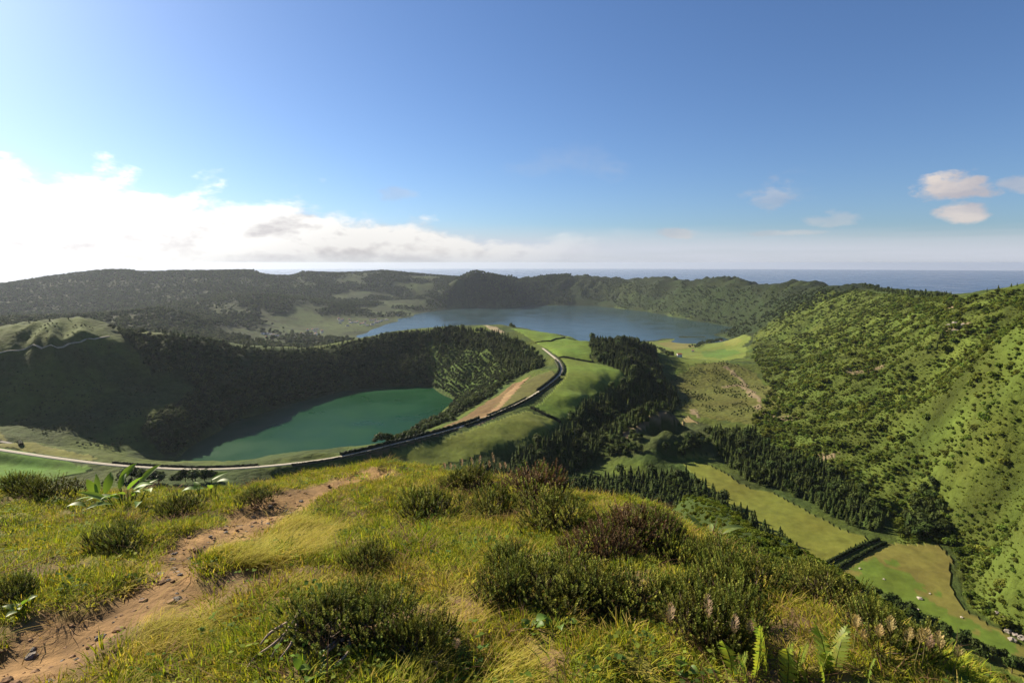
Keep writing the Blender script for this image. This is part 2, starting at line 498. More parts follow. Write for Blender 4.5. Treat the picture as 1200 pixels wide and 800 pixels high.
ROADL = smooth_line([PZ(*p) for p in ROAD], 4)
ROADXY = [q[:2] for q in ROADL]
ROAD_S = np.concatenate([[0], np.cumsum([math.dist(a, b) for a, b in zip(ROADXY[:-1], ROADXY[1:])])])
ROAD_Z = np.array([q[2] for q in ROADL])
LEFT_FIELD = [(0, 532), (58, 542), (112, 550), (85, 557), (40, 568), (-80, 568), (-120, 532), (-60, 525)]
FLATS = [([PZ(p[0], p[1], 482)[:2] for p in LEFT_FIELD], 482.0), ([PZ(p[0], p[1], 438)[:2] for p in FIELD_A], 438.0), ([PZ(p[0], p[1], 440)[:2] for p in FIELD_B], 440.0)]
def H(x, y):
    x = np.asarray(x, float).ravel()
    y = np.asarray(y, float).ravel()
    r = np.hypot(x, y)
    out = np.empty(len(x))
    nm = r < 46
    fm = r > 13
    hf = np.zeros(len(x))
    if fm.any():
        xf, yf = x[fm], y[fm]
        b, sl = FAR(xf, yf, True)
        sl = np.clip(sl, 0, 1.0)
        rf = r[fm]
        dr, ra = seg_dist(xf, yf, ROADXY)
        calm = sstep(dr, 10, 90)
        big = fbm(xf / 260, yf / 260, 4, 3)
        rdg = 1 - np.abs(fbm(xf / 170 + 7, yf / 170, 3, 11)) * 2
        amp = np.clip(rf / 700, 0, 1)
        n = amp * calm * (sl * (22 * big + 14 * (rdg - .5)) + 1.2 * fbm(xf / 40, yf / 40, 3, 5))
        n += calm * sl * 2.5 * fbm(xf / 18, yf / 18, 3, 8) * np.clip(rf / 150, 0, 1)
        # runnels down the grassy brow of the left hill
        bw = np.exp(-(((xf + 960) / 210) ** 2 + ((yf - 1150) / 110) ** 2))
        n += bw * 12 * (1 - 2.4 * np.abs(perlin((xf + .55 * yf) / 48, (yf - .55 * xf) / 260, 77)))
        # spurs and gullies running down the caldera wall
        d, s = seg_dist(xf, yf, RIMXY)
        sp = (1 - 2.2 * np.abs(perlin(s / 190 + 0.25 * perlin(d / 120, s / 300, 9), d / 1100, 21))) * 1.0 + 0.5 * (1 - 2 * np.abs(perlin(s / 75, d / 600, 22)))
        wgt = sstep(d, 30, 190) * sstep(d, 650, 260) * np.clip((rf - 1500) / 2500, 0, 1)
        n = n * np.where(rf > 1500, 0.12 + 0.88 * sstep(d, 20, 220), 1.0) * np.where(rf > 3000, 0.6, 1.0)
        n += 48 * (sp - .45) * wgt * sstep(b, Z_AZUL + 4, Z_AZUL + 60)
        inl = sstep(b, Z_SANT + 1, Z_SANT + 14) * sstep(np.abs(b - Z_AZUL), 2, 16)
        g = b + n * np.where((b < 372), inl, 1.0)
        for (pol, zf) in FLATS:
            mfl = (np.abs(xf - pol[0][0]) < 700) & (np.abs(yf - pol[0][1]) < 700)
            if mfl.any():
                dd, _ = seg_dist(xf[mfl], yf[mfl], pol + pol[:1])
                wf = np.where(in_poly(xf[mfl], yf[mfl], pol), 1.0, sstep(dd, 45, 4))
                g[mfl] = g[mfl] * (1 - wf) + (zf + 0.6 * fbm(xf[mfl] / 30, yf[mfl] / 30, 2, 6)) * wf
        wr = sstep(dr, 5, 16)
        hf[fm] = g * wr + np.interp(ra, ROAD_S, ROAD_Z) * (1 - wr)
    hn = np.zeros(len(x))
    if nm.any():
        xn, yn = x[nm], y[nm]
        hn[nm] = NEAR(xn, yn) + 0.10 * fbm(xn / 1.1, yn / 1.1, 3, 31) + 0.035 * fbm(xn / .28, yn / .28, 3, 37)
    w = sstep(r, 14, 45)
    return hn * (1 - w) + hf * w


def hit(px, py, dmin=30.0, dmax=9000.0):
    """where the line of sight through a pixel meets the ground"""
    a, u = ray_ratio(px, py)
    D = np.geomspace(dmin, dmax, 700)
    z = CAMZ + D * u
    h = H(D * a, D)
    k = np.nonzero(h >= z)[0]
    if len(k) == 0:
        i = len(D) - 1
        return (D[i] * a, D[i], float(h[i]))
    i = k[0]
    if i == 0:
        return (D[0] * a, D[0], float(h[0]))
    lo, hi = D[i - 1], D[i]
    Ds = np.linspace(lo, hi, 40)
    hs = H(Ds * a, Ds)
    j = int(np.argmax(hs >= CAMZ + Ds * u))
    return (Ds[j] * a, Ds[j], float(hs[j]))

# ---------------------------------------------------------------- object helpers
rng = np.random.default_rng(7)
random.seed(7)


def tag(o, label=None, cat=None, group=None, kind=None):
    for k, v in (('label', label), ('category', cat), ('group', group), ('kind', kind)):
        if v:
            o[k] = v
    return o


def empty(name, loc, rz=0.0, label=None, cat=None, group=None):
    o = bpy.data.objects.new(name, None)
    o.empty_display_size = 0.2
    COL.objects.link(o)
    o.location = loc
    o.rotation_euler = (0, 0, rz)
    return tag(o, label, cat, group)


class MB:
    """collects faces (and a colour per vertex) for one mesh"""
    def __init__(self):
        self.v, self.f, self.c = [], [], []

    def face(self, pts, col=(1, 1, 1)):
        i = len(self.v)
        self.v.extend([tuple(p) for p in pts])
        self.f.append(tuple(range(i, i + len(pts))))
        if isinstance(col[0], (tuple, list)):
            self.c.extend(col)
        else:
            self.c.extend([col] * len(pts))

    def grid(self, rows, col=(1, 1, 1), closed=False):
        """rows of equal length joined by quads; closed wraps each row"""
        i0 = len(self.v)
        m = len(rows[0])
        for k, r in enumerate(rows):
            self.v.extend([tuple(p) for p in r])
            self.c.extend([col[k] if isinstance(col, list) else col] * m)
        for a in range(len(rows) - 1):
            for b in range(m if closed else m - 1):
                b2 = (b + 1) % m
                self.f.append((i0 + a * m + b, i0 + a * m + b2, i0 + (a + 1) * m + b2, i0 + (a + 1) * m + b))

    def tube(self, path, radii, sides=5, col=(1, 1, 1)):
        rows = []
        path = [Vector(p) for p in path]
        for k, p in enumerate(path):
            t = (path[min(k + 1, len(path) - 1)] - path[max(k - 1, 0)])
            t = t.normalized() if t.length > 1e-9 else Vector((0, 0, 1))
            s = t.cross(Vector((0.31, 0.17, 0.94)))
            if s.length < 1e-3:
                s = t.cross(Vector((1, 0, 0)))
            s.normalize()
            u = t.cross(s)
            rows.append([p + (s * math.cos(2 * math.pi * j / sides) + u * math.sin(2 * math.pi * j / sides)) * radii[k] for j in range(sides)])
        i0 = len(self.v)
        self.grid(rows, col, True)
        self.f.append(tuple(len(self.v) - sides + j for j in range(sides)))

    def mesh(self, name, mat, smooth=False):
        me = bpy.data.meshes.new(name)
        me.from_pydata([tuple(map(float, p)) for p in self.v], [], self.f)
        if self.c:
            at = me.color_attributes.new('tint', 'FLOAT_COLOR', 'POINT')
            a = np.ones((len(self.v), 4), np.float32)
            a[:, :3] = np.array(self.c, np.float32)
            at.data.foreach_set('color', a.ravel())
        if smooth:
            me.polygons.foreach_set('use_smooth', np.ones(len(me.polygons), bool))
        me.materials.append(mat)
        return me

    def build(self, name, mat, parent=None, smooth=False):
        o = bpy.data.objects.new(name, self.mesh(name, mat, smooth))
        COL.objects.link(o)
        if parent:
            o.parent = parent
        return o


def mesh_obj(name, me, parent=None):
    o = bpy.data.objects.new(name, me)
    COL.objects.link(o)
    o.parent = parent
    return o


# ---------------------------------------------------------------- materials
def new_mat(name):
    m = bpy.data.materials.new(name)
    m.use_nodes = True
    b = NB(m.node_tree)
    return m, b, m.node_tree.nodes['Principled BSDF']


def veg_mat(name, col, var=0.35, rough=0.65, transl=0.25, hue=0.03, use_tint=True, spec=0.06):
    """leaves: colour from the 'tint' attribute, varied from plant to plant"""
    m, b, p = new_mat(name)
    oi = b.node('ShaderNodeObjectInfo')
    rnd = oi.outputs['Random']
    base = col
    if use_tint:
        at = b.node('ShaderNodeVertexColor', layer_name='tint')
        base = b.mix(1.0, at.outputs[0], (*col, 1), 'MULTIPLY')
    hs = b.node('ShaderNodeHueSaturation')
    b.put(hs.inputs['Hue'], b.mr(rnd, 0, 1, 0.5 - hue, 0.5 + hue))
    r2 = b.m('FRACT', b.m('MULTIPLY', rnd, 17.31))
    b.put(hs.inputs['Value'], b.mr(r2, 0, 1, 1 - var, 1 + var))
    b.put(hs.inputs['Color'], base)
    b.l.new(hs.outputs[0], p.inputs['Base Color'])
    p.inputs['Roughness'].default_value = rough
    p.inputs['Specular IOR Level'].default_value = spec
    if transl:
        tr = b.node('ShaderNodeBsdfTranslucent')
        b.l.new(b.mix(1.0, hs.outputs[0], (1.25, 1.2, 0.6, 1), 'MULTIPLY'), tr.inputs[0])
        mx = b.node('ShaderNodeMixShader')
        mx.inputs[0].default_value = transl
        b.l.new(p.outputs[0], mx.inputs[1])
        b.l.new(tr.outputs[0], mx.inputs[2])
        b.l.new(mx.outputs[0], m.node_tree.nodes['Material Output'].inputs[0])
    return m


def plain_mat(name, col, rough=0.8, nscale=4.0, namp=0.35, bump=0.0, spec=0.3):
    m, b, p = new_mat(name)
    tc = b.node('ShaderNodeTexCoord')
    n = b.noise(tc.outputs['Object'], nscale, 5.0, 0.6)
    v = b.mr(n, 0.25, 0.75, 1 - namp, 1 + namp)
    b.l.new(b.vm('SCALE', col, v).outputs[0], p.inputs['Base Color'])
    p.inputs['Roughness'].default_value = rough
    p.inputs['Specular IOR Level'].default_value = spec
    if bump:
        bp = b.node('ShaderNodeBump')
        bp.inputs['Strength'].default_value = 1.0
        bp.inputs['Distance'].default_value = bump
        b.l.new(n, bp.inputs['Height'])
        b.l.new(bp.outputs[0], p.inputs['Normal'])
    return m


def ground_mat():
    m, b, p = new_mat('land')
    g = b.node('ShaderNodeNewGeometry')
    pos = g.outputs['Position']
    at = b.node('ShaderNodeVertexColor', layer_name='landcover')
    scrub = b.node('ShaderNodeAttribute', attribute_name='scrub')
    cd = b.vm('LENGTH', b.vm('SUBTRACT', pos, (0, 0, CAMZ)).outputs[0]).outputs['Value']
    hill = b.ss(cd, 30.0, 90.0)           # metre-scale relief on the hills, centimetre-scale at the viewpoint
    nA = b.noise(pos, 0.012, 4.0, 0.6)
    nB = b.noise(pos, 0.085, 9.0, 0.68)
    nC = b.noise(pos, 0.9, 4.0, 0.6)
    nD = b.noise(pos, 9.0, 5.0, 0.65)
    far = b.m('ADD', b.m('MULTIPLY', b.mr(nA, 0.3, 0.7, 0.82, 1.18), b.mr(nB, 0.3, 0.7, 0.75, 1.25)), 0.0)
    nearv = b.m('MULTIPLY', b.mr(nC, 0.3, 0.7, 0.7, 1.3), b.mr(nD, 0.3, 0.7, 0.72, 1.28))
    v = b.m('ADD', b.m('MULTIPLY', far, hill), b.m('MULTIPLY', nearv, b.m('SUBTRACT', 1.0, hill)))
    hs = b.node('ShaderNodeHueSaturation')
    b.put(hs.inputs['Hue'], b.mr(nA, 0.3, 0.7, 0.485, 0.515))
    b.put(hs.inputs['Value'], v)
    b.l.new(at.outputs[0], hs.inputs['Color'])
    b.l.new(hs.outputs[0], p.inputs['Base Color'])
    p.inputs['Roughness'].default_value = 0.95
    p.inputs['Specular IOR Level'].default_value = 0.1
    vo = b.node('ShaderNodeTexVoronoi')
    vo.inputs['Scale'].default_value = 0.11
    b.l.new(pos, vo.inputs['Vector'])
    canopy = b.m('ADD', b.m('MULTIPLY', b.m('SUBTRACT', 1.0, vo.outputs['Distance']), 0.6), nB)
    hgt = b.m('ADD', b.m('MULTIPLY', b.m('MULTIPLY', canopy, hill), b.m('ADD', 0.6, b.m('MULTIPLY', scrub.outputs['Fac'], 9.0))),
              b.m('ADD', b.m('MULTIPLY', nD, 0.03), b.m('MULTIPLY', nC, 0.06)))
    bp = b.node('ShaderNodeBump')
    bp.inputs['Strength'].default_value = 0.9
    bp.inputs['Distance'].default_value = 1.0
    b.l.new(hgt, bp.inputs['Height'])
    b.l.new(bp.outputs[0], p.inputs['Normal'])
    return m


def water_mat(name, col, rough, wave, dist, spec=0.5):
    m, b, p = new_mat(name)
    g = b.node('ShaderNodeNewGeometry')
    sq = b.vm('MULTIPLY', g.outputs['Position'], (1.0, 0.55, 1.0)).outputs[0]
    n = b.noise(sq, wave, 6.0, 0.62)
    n2 = b.noise(g.outputs['Position'], wave * 0.02, 3.0, 0.5)
    bp = b.node('ShaderNodeBump')
    bp.inputs['Strength'].default_value = 1.0
    bp.inputs['Distance'].default_value = dist
    b.l.new(n, bp.inputs['Height'])
    if dist:
        b.l.new(bp.outputs[0], p.inputs['Normal'])
    b.l.new(b.vm('SCALE', col, b.mr(n2, 0.3, 0.7, 0.85, 1.15)).outputs[0], p.inputs['Base Color'])
    b.l.new(b.mr(n2, 0.3, 0.7, rough * 0.7, rough * 1.3), p.inputs['Roughness'])
    p.inputs['IOR'].default_value = 1.33
    p.inputs['Specular IOR Level'].default_value = spec
    return m


M_LAND = ground_mat()
M_AZUL = water_mat('blue_lake_water', (0.022, 0.046, 0.048), 0.20, 0.35, 0.03, 0.22)
M_SANT = water_mat('green_lake_water', (0.008, 0.044, 0.015), 0.35, 0.5, 0.0, 0.10)
M_SEA = water_mat('sea_water', (0.010, 0.042, 0.095), 0.30, 0.05, 3.0)

# ---------------------------------------------------------------- land cover, laid out on the ground
def poly_hit(lst):
    return [hit(*p)[:2] for p in lst]


def poly_z(lst, z):
    return [PZ(p[0], p[1], z)[:2] for p in lst]


GRASS = (0.075, 0.100, 0.016)
FOREST_SHADED = (0.022, 0.032, 0.010)  # far woodland colour with cloud shade painted in
SCRUB = (0.040, 0.058, 0.013)
COVER = []      # (polygon, colour, scrub, edge noise in metres)
def cover(lst, col, scrub=0.0, edge=4.0, z=None):
    COVER.append((poly_hit(lst) if z is None else poly_z(lst, z), col, scrub, edge))

# hillsides
RIGHT_HILL = [(880, 500), (905, 455), (880, 420), (884, 392), (930, 360), (960, 341), (1010, 340), (1060, 345), (1105, 349), (1150, 346), (1200, 340), (1290, 338), (1400, 345), (1420, 600), (1300, 775), (1200, 752),
              (1133, 708), (1120, 650), (1108, 636), (1055, 637), (1045, 612), (1000, 578), (960, 548), (910, 525)]
cover(RIGHT_HILL, (0.062, 0.082, 0.014), 0.35, 8)
cover([(615, 354), (660, 325), (800, 333), (880, 338), (960, 342), (930, 362), (884, 390), (830, 376), (760, 363), (700, 356)], (0.022, 0.034, 0.010), 0.8, 10)
cover([(905, 453), (885, 437), (850, 424), (825, 424), (785, 447), (775, 470), (830, 490), (880, 498), (925, 500)], (0.082, 0.086, 0.020), 0.25, 6)
# crater walls
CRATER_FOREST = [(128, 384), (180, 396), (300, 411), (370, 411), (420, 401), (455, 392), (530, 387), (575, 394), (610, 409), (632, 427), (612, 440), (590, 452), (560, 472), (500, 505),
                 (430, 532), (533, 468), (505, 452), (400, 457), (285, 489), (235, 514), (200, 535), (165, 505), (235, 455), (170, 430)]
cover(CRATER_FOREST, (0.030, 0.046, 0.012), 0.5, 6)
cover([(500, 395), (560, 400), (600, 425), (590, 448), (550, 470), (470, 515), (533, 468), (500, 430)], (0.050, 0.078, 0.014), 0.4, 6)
cover([(0, 384), (55, 379), (95, 373), (130, 392), (160, 412), (100, 410), (0, 416), (-120, 420), (-120, 390)], (0.055, 0.076, 0.011), 0.2, 4)
# pastures
P1 = [(599, 385), (650, 391), (662, 395), (705, 402), (692, 420), (695, 424), (655, 419), (645, 411), (630, 402)]
P2 = [(656, 421), (695, 425), (729, 435), (731, 450), (710, 455), (700, 462), (682, 467), (672, 488), (655, 492), (628, 477), (645, 462), (663, 442), (664, 430)]
P3 = [(618, 482), (656, 496), (640, 507), (610, 517), (570, 532), (520, 545), (440, 556), (380, 556), (410, 545), (480, 524), (540, 508), (585, 492)]
P4 = [(622, 443), (648, 433), (651, 442), (637, 456), (605, 476), (584, 485), (575, 478), (600, 460)]
cover(P1, (0.100, 0.150, 0.020), 0.0, 2)
cover(P2, (0.105, 0.148, 0.022), 0.0, 2)
cover(P3, (0.112, 0.128, 0.024), 0.0, 2)
cover(P4, (0.085, 0.085, 0.022), 0.05, 2)
cover(LEFT_FIELD, (0.075, 0.145, 0.016), 0.0, 2, 482)
cover([(0, 505), (40, 518), (120, 538), (100, 540), (0, 523), (-100, 508), (-100, 495)], (0.120, 0.120, 0.024), 0.05, 3)
cover(FIELD_A, (0.120, 0.128, 0.022), 0.0, 2, 438)
cover(FIELD_B, (0.130, 0.118, 0.028), 0.0, 2, 440)
cover([(978, 672), (1030, 652), (1075, 690), (1110, 712), (1190, 762), (1160, 775), (1090, 735), (1030, 700)], (0.085, 0.125, 0.018), 0.0, 14, 440)
cover([(786, 530), (800, 524), (835, 528), (838, 536), (800, 538)], (0.120, 0.120, 0.026), 0.0, 3)
cover([(624, 540), (642, 538), (650, 552), (632, 552)], (0.070, 0.130, 0.016), 0.0, 2)
cover([(757, 401), (800, 396), (850, 396), (882, 396), (872, 404), (876, 412), (850, 424), (830, 426), (800, 428), (770, 418)], (0.110, 0.140, 0.026), 0.0, 6)
cover([(770, 402), (800, 398), (818, 406), (790, 410)], (0.150, 0.140, 0.040), 0.0, 4)
cover([(822, 411), (850, 409), (868, 414), (845, 420), (824, 418)], (0.075, 0.125, 0.022), 0.0, 4)
cover([(845, 398), (870, 399), (862, 405), (848, 405)], (0.140, 0.150, 0.034), 0.0, 4)
# bare earth
SOIL = (0.165, 0.110, 0.052)
cover([(622, 440), (598, 452), (580, 466), (560, 478), (520, 500), (470, 520), (420, 533), (440, 532), (520, 508), (552, 496), (572, 487), (584, 472), (604, 458)], (0.120, 0.078, 0.034), 0.1, 4)
cover([(622, 441), (612, 446), (592, 462), (584, 474), (570, 486), (560, 490), (575, 490), (592, 472), (608, 454)], (0.230, 0.150, 0.075), 0.0, 2)
cover([(540, 500), (552, 493), (575, 489), (583, 488), (560, 498)], (0.220, 0.150, 0.085), 0.0, 2)
cover([(566, 381), (582, 383), (592, 389), (585, 391), (574, 386)], (0.24, 0.20, 0.12), 0.0, 3)
cover([(718, 530), (730, 505), (760, 488), (800, 485), (835, 500), (838, 530), (790, 536), (740, 536)], (0.045, 0.056, 0.016), 0.4, 4)
cover([(780, 488), (806, 487), (820, 496), (800, 494)], (0.200, 0.150, 0.070), 0.05, 3)
for tr in ([(730, 516), (744, 504), (760, 494), (772, 491), (790, 489)], [(850, 430), (858, 436), (868, 445), (875, 452)], [(848, 454), (862, 451), (874, 455), (884, 464), (893, 470)], [(886, 474), (898, 484), (906, 490)],
           [(916, 490), (925, 492), (934, 490)], [(812, 480), (816, 488)], [(1002, 436), (1015, 434), (1028, 432)], [(1112, 385), (1120, 382), (1128, 383)], [(930, 540), (945, 543)], [(962, 536), (972, 533)],
           [(1110, 362), (1118, 358)]):
    L = [hit(*p)[:2] for p in tr]
    COVER.append((('line', L, 5.0 if tr[0][0] < 900 else 8.0), (0.165, 0.128, 0.075), 0.1, 3.0))
PATH_PX = [(-60, 800), (40, 770), (120, 735), (185, 685), (225, 650), (275, 622), (320, 600), (352, 586), (385, 572), (418, 560)]


def path_pts():
    out = []
    for p in PATH_PX:
        a, u = ray_ratio(*p)
        D = np.linspace(1.2, 14, 600)
        k = int(np.argmax(H(D * a, D) >= CAMZ + D * u))
        out.append((D[k] * a, D[k]))
    return out


PATH = path_pts()
PATH_W = np.array([0.46, 0.46, 0.47, 0.44, 0.46, 0.50, 0.56, 0.62, 0.60, 0.45])
PATH_S = np.concatenate([[0], np.cumsum([math.dist(a, b) for a, b in zip(PATH[:-1], PATH[1:])])])


def path_mask(x, y):
    d, s = seg_dist(x, y, PATH)
    w = np.interp(s, PATH_S, PATH_W) * (1 + 0.75 * fbm(x / .5, y / .5, 3, 61))
    return sstep(d, w * 1.05, w * 0.55)


def wood_amount(x, y, z):
    w = sstep(fbm(x / 420, y / 420, 4, 43), -.22, .10)
    flat = sstep(z, 340, 280)
    hp = np.exp(-(((x + 1250) / 700) ** 2 + ((y - 6000) / 900) ** 2)) + np.exp(-(((x + 1300) / 600) ** 2 + ((y - 3900) / 500) ** 2))
    return np.clip(w + 0.60 - 0.8 * flat - 0.9 * hp, 0, 1)


def land(x, y, z):
    """colour and scrubbiness of the ground"""
    n = len(x)
    col = np.empty((n, 3))
    scr = np.zeros(n)
    r = np.hypot(x, y)
    mixn = sstep(fbm(x / 120, y / 120, 4, 41), -.25, .35)[:, None]
    col[:] = np.array(SCRUB) * (1 - mixn) + np.array(GRASS) * 0.85 * mixn
    scr[:] = 0.3
    # far caldera floor and hills: woods with patches of pasture, darkened in place of a cloud's shadow
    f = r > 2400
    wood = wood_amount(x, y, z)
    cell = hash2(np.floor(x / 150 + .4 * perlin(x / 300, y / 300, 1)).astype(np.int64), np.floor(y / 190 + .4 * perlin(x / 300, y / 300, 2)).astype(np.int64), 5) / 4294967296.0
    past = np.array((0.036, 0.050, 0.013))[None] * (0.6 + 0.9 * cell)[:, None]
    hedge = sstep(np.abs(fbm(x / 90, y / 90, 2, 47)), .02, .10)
    farc = (np.array(FOREST_SHADED) * 0.8)[None] * wood[:, None] + past * (1 - wood)[:, None] * (0.55 + 0.45 * hedge)[:, None]
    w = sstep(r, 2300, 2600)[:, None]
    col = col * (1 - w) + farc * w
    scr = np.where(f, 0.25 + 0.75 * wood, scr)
    ex = fbm(x / 25, y / 25, 3, 51)
    ey = fbm(x / 25 + 9, y / 25, 3, 52)
    for poly, c, s, e in COVER:
        if poly[0] == 'line':
            d, _ = seg_dist(x + ex * 5, y + ey * 5, poly[1])
            m = d < poly[2] * (0.7 + 0.6 * (ex > -.1))
        else:
            m = in_poly(x + ex * e, y + ey * e, poly)
        if m.any():
            col[m] = c
            scr[m] = s
    # patches of darker fern and paler grass on the open hillside
    pt = fbm(x / 60, y / 60, 4, 55)
    inh = in_poly(x, y, COVER[0][0]) & (scr == 0.35)
    k = np.where(inh, 1 + 0.45 * pt, 1.0)[:, None]
    col = col * k
    # the viewpoint: worn earth path through the turf
    nr = r < 60
    if nr.any():
        xn, yn = x[nr], y[nr]
        t = np.array((0.125, 0.112, 0.026))[None] * np.ones((nr.sum(), 1))
        g = sstep(fbm(xn / 1.4, yn / 1.4, 3, 57), -.2, .4)[:, None]
        t = t * (1 - g) + np.array((0.150, 0.105, 0.042)) * g
        pm = path_mask(xn, yn)[:, None]
        bare = sstep(fbm(xn / .8 + 5, yn / .8, 4, 59), .22, .5)[:, None]
        t = t * (1 - bare) + np.array((0.135, 0.085, 0.045)) * bare
        so = 0.85 + 0.35 * fbm(xn / .35, yn / .35, 3, 58)[:, None]
        t = t * (1 - pm) + np.array((0.245, 0.140, 0.066)) * so * pm
        wn = sstep(r[nr], 50, 20)[:, None]
        col[nr] = col[nr] * (1 - wn) + t * wn
        scr[nr] *= 0.3
    return np.clip(col, 0.005, 1), scr


def build_ground():
    R1 = 58.0
    rs1 = np.concatenate([[0.02], np.geomspace(0.35, R1, 210)])
    as1 = np.linspace(-math.pi, math.pi, 421)
    rs2 = np.geomspace(R1, 9800, 640)
    as2 = np.linspace(R(-72), R(62), 790)
    V, F = [], []
    off = 0
    for rs, as_ in ((rs1, as1), (rs2, as2)):
        rr, aa = np.meshgrid(rs, as_, indexing='ij')
        x = (rr * np.sin(aa)).ravel()
        y = (rr * np.cos(aa)).ravel()
        z = H(x, y)
        # shallow wear of the footpath
        nr = np.hypot(x, y) < 20
        z[nr] -= 0.05 * path_mask(x[nr], y[nr])
        n, m = len(rs), len(as_)
        V.append(np.stack([x, y, z], 1))
        i = np.arange((n - 1) * m).reshape(n - 1, m)[:, :-1].ravel() + off
        F.append(np.stack([i + m, i + m + 1, i + 1, i], 1))
        off += n * m
    V = np.concatenate(V)
    F = np.concatenate(F).astype(np.int32)
    me = bpy.data.meshes.new('ground')
    me.vertices.add(len(V))
    me.vertices.foreach_set('co', V.astype(np.float32).ravel())
    me.loops.add(len(F) * 4)
    me.loops.foreach_set('vertex_index', F.ravel())
    me.polygons.add(len(F))
    me.polygons.foreach_set('loop_start', np.arange(0, len(F) * 4, 4, dtype=np.int32))
    me.polygons.foreach_set('use_smooth', np.ones(len(F), bool))
    me.update(calc_edges=True)
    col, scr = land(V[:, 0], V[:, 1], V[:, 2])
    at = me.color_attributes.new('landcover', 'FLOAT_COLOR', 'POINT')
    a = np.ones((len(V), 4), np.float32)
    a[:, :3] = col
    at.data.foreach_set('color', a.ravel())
    at = me.attributes.new('scrub', 'FLOAT', 'POINT')
    at.data.foreach_set('value', scr.astype(np.float32))
    me.materials.append(M_LAND)
    o = bpy.data.objects.new('ground', me)
    COL.objects.link(o)
    tag(o, 'green volcanic hills, crater walls and valley pastures around the lakes', None, None, 'structure')


build_ground()


def sheet(name, poly, z, mat, label):
    mb = MB()
    mb.face([(p[0], p[1], z) for p in poly])
    o = mb.build(name, mat)
    return tag(o, label, None, None, 'structure')


def grow(poly, k):
    cx = sum(p[0] for p in poly) / len(poly)
    cy = sum(p[1] for p in poly) / len(poly)
    out = []
    for p in poly:
        L = math.hypot(p[0] - cx, p[1] - cy)
        out.append((p[0] + (p[0] - cx) / L * k, p[1] + (p[1] - cy) / L * k))
    return out


sheet('blue_lake', poly_z([(385, 397), (440, 376), (500, 358), (560, 352), (620, 351), (700, 352), (770, 359), (840, 373), (905, 391), (880, 400), (800, 405), (750, 420), (700, 428), (560, 428), (440, 415)], Z_AZUL), Z_AZUL, M_AZUL,
      'large blue grey lake below the far caldera wall')
sheet('green_lake', grow(poly_z(SANT, Z_SANT), 45), Z_SANT, M_SANT, 'emerald green lake at the bottom of the steep crater')
sheet('sea', [(68000 * math.sin(2 * math.pi * k / 360), 68000 * math.cos(2 * math.pi * k / 360)) for k in range(360)][::-1], 0.0, M_SEA, 'deep blue ocean beyond the caldera rim')

# ---------------------------------------------------------------- trees and bushes
def conifer_crown(seed, whorls=12, per=9, w=0.20):
    """one metre tall; scaled when placed"""
    rd = random.Random(seed)
    mb = MB()
    prof = lambda t: w * (1 - t) ** 0.75 * (0.35 + 0.65 * min(1, t * 5 + .25))
    rows = []
    for k in range(6):
        t = 0.10 + 0.86 * k / 5
        rows.append([((prof(t) * .55 + .004) * math.cos(a) * rd.uniform(.8, 1.2), (prof(t) * .55 + .004) * math.sin(a) * rd.uniform(.8, 1.2), t) for a in [2 * math.pi * j / 6 for j in range(6)]])
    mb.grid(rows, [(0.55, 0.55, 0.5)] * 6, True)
    for k in range(whorls):
        t = 0.07 + 0.90 * (k + rd.uniform(-.3, .3)) / whorls
        n = max(4, int(per * (1 - .55 * t)))
        a0 = rd.uniform(0, 6.28)
        for j in range(n):
            a = a0 + 6.283 * (j + rd.uniform(-.3, .3)) / n
            L = prof(t) * rd.uniform(.75, 1.25)
            dr = L * rd.uniform(.10, .45)
            ca, sa = math.cos(a), math.sin(a)
            hw = L * rd.uniform(.22, .38) + .006
            base = (0.01 * ca, 0.01 * sa, t + .05)
            mid = (L * .6 * ca, L * .6 * sa, t + .025 - dr * .2)
            tip = (L * ca, L * sa, t - dr)
            g = rd.uniform(.75, 1.25)
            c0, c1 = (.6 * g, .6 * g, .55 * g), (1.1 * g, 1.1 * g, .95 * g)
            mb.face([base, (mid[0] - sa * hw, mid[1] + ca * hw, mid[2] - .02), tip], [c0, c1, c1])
            mb.face([base, tip, (mid[0] + sa * hw, mid[1] - ca * hw, mid[2] - .02)], [c0, c1, c1])
    mb.face([(.012, 0, .93), (-.006, .01, .93), (0, 0, 1.0)])
    mb.face([(-.006, .01, .93), (-.006, -.01, .93), (0, 0, 1.0)])
    return mb


def trunk_mesh(h=0.3, r=0.016):
    mb = MB()
    mb.tube([(0, 0, -.03), (0.002, 0, h * .5), (0, 0.002, h)], [r * 1.15, r, r * .8], 6)
    return mb


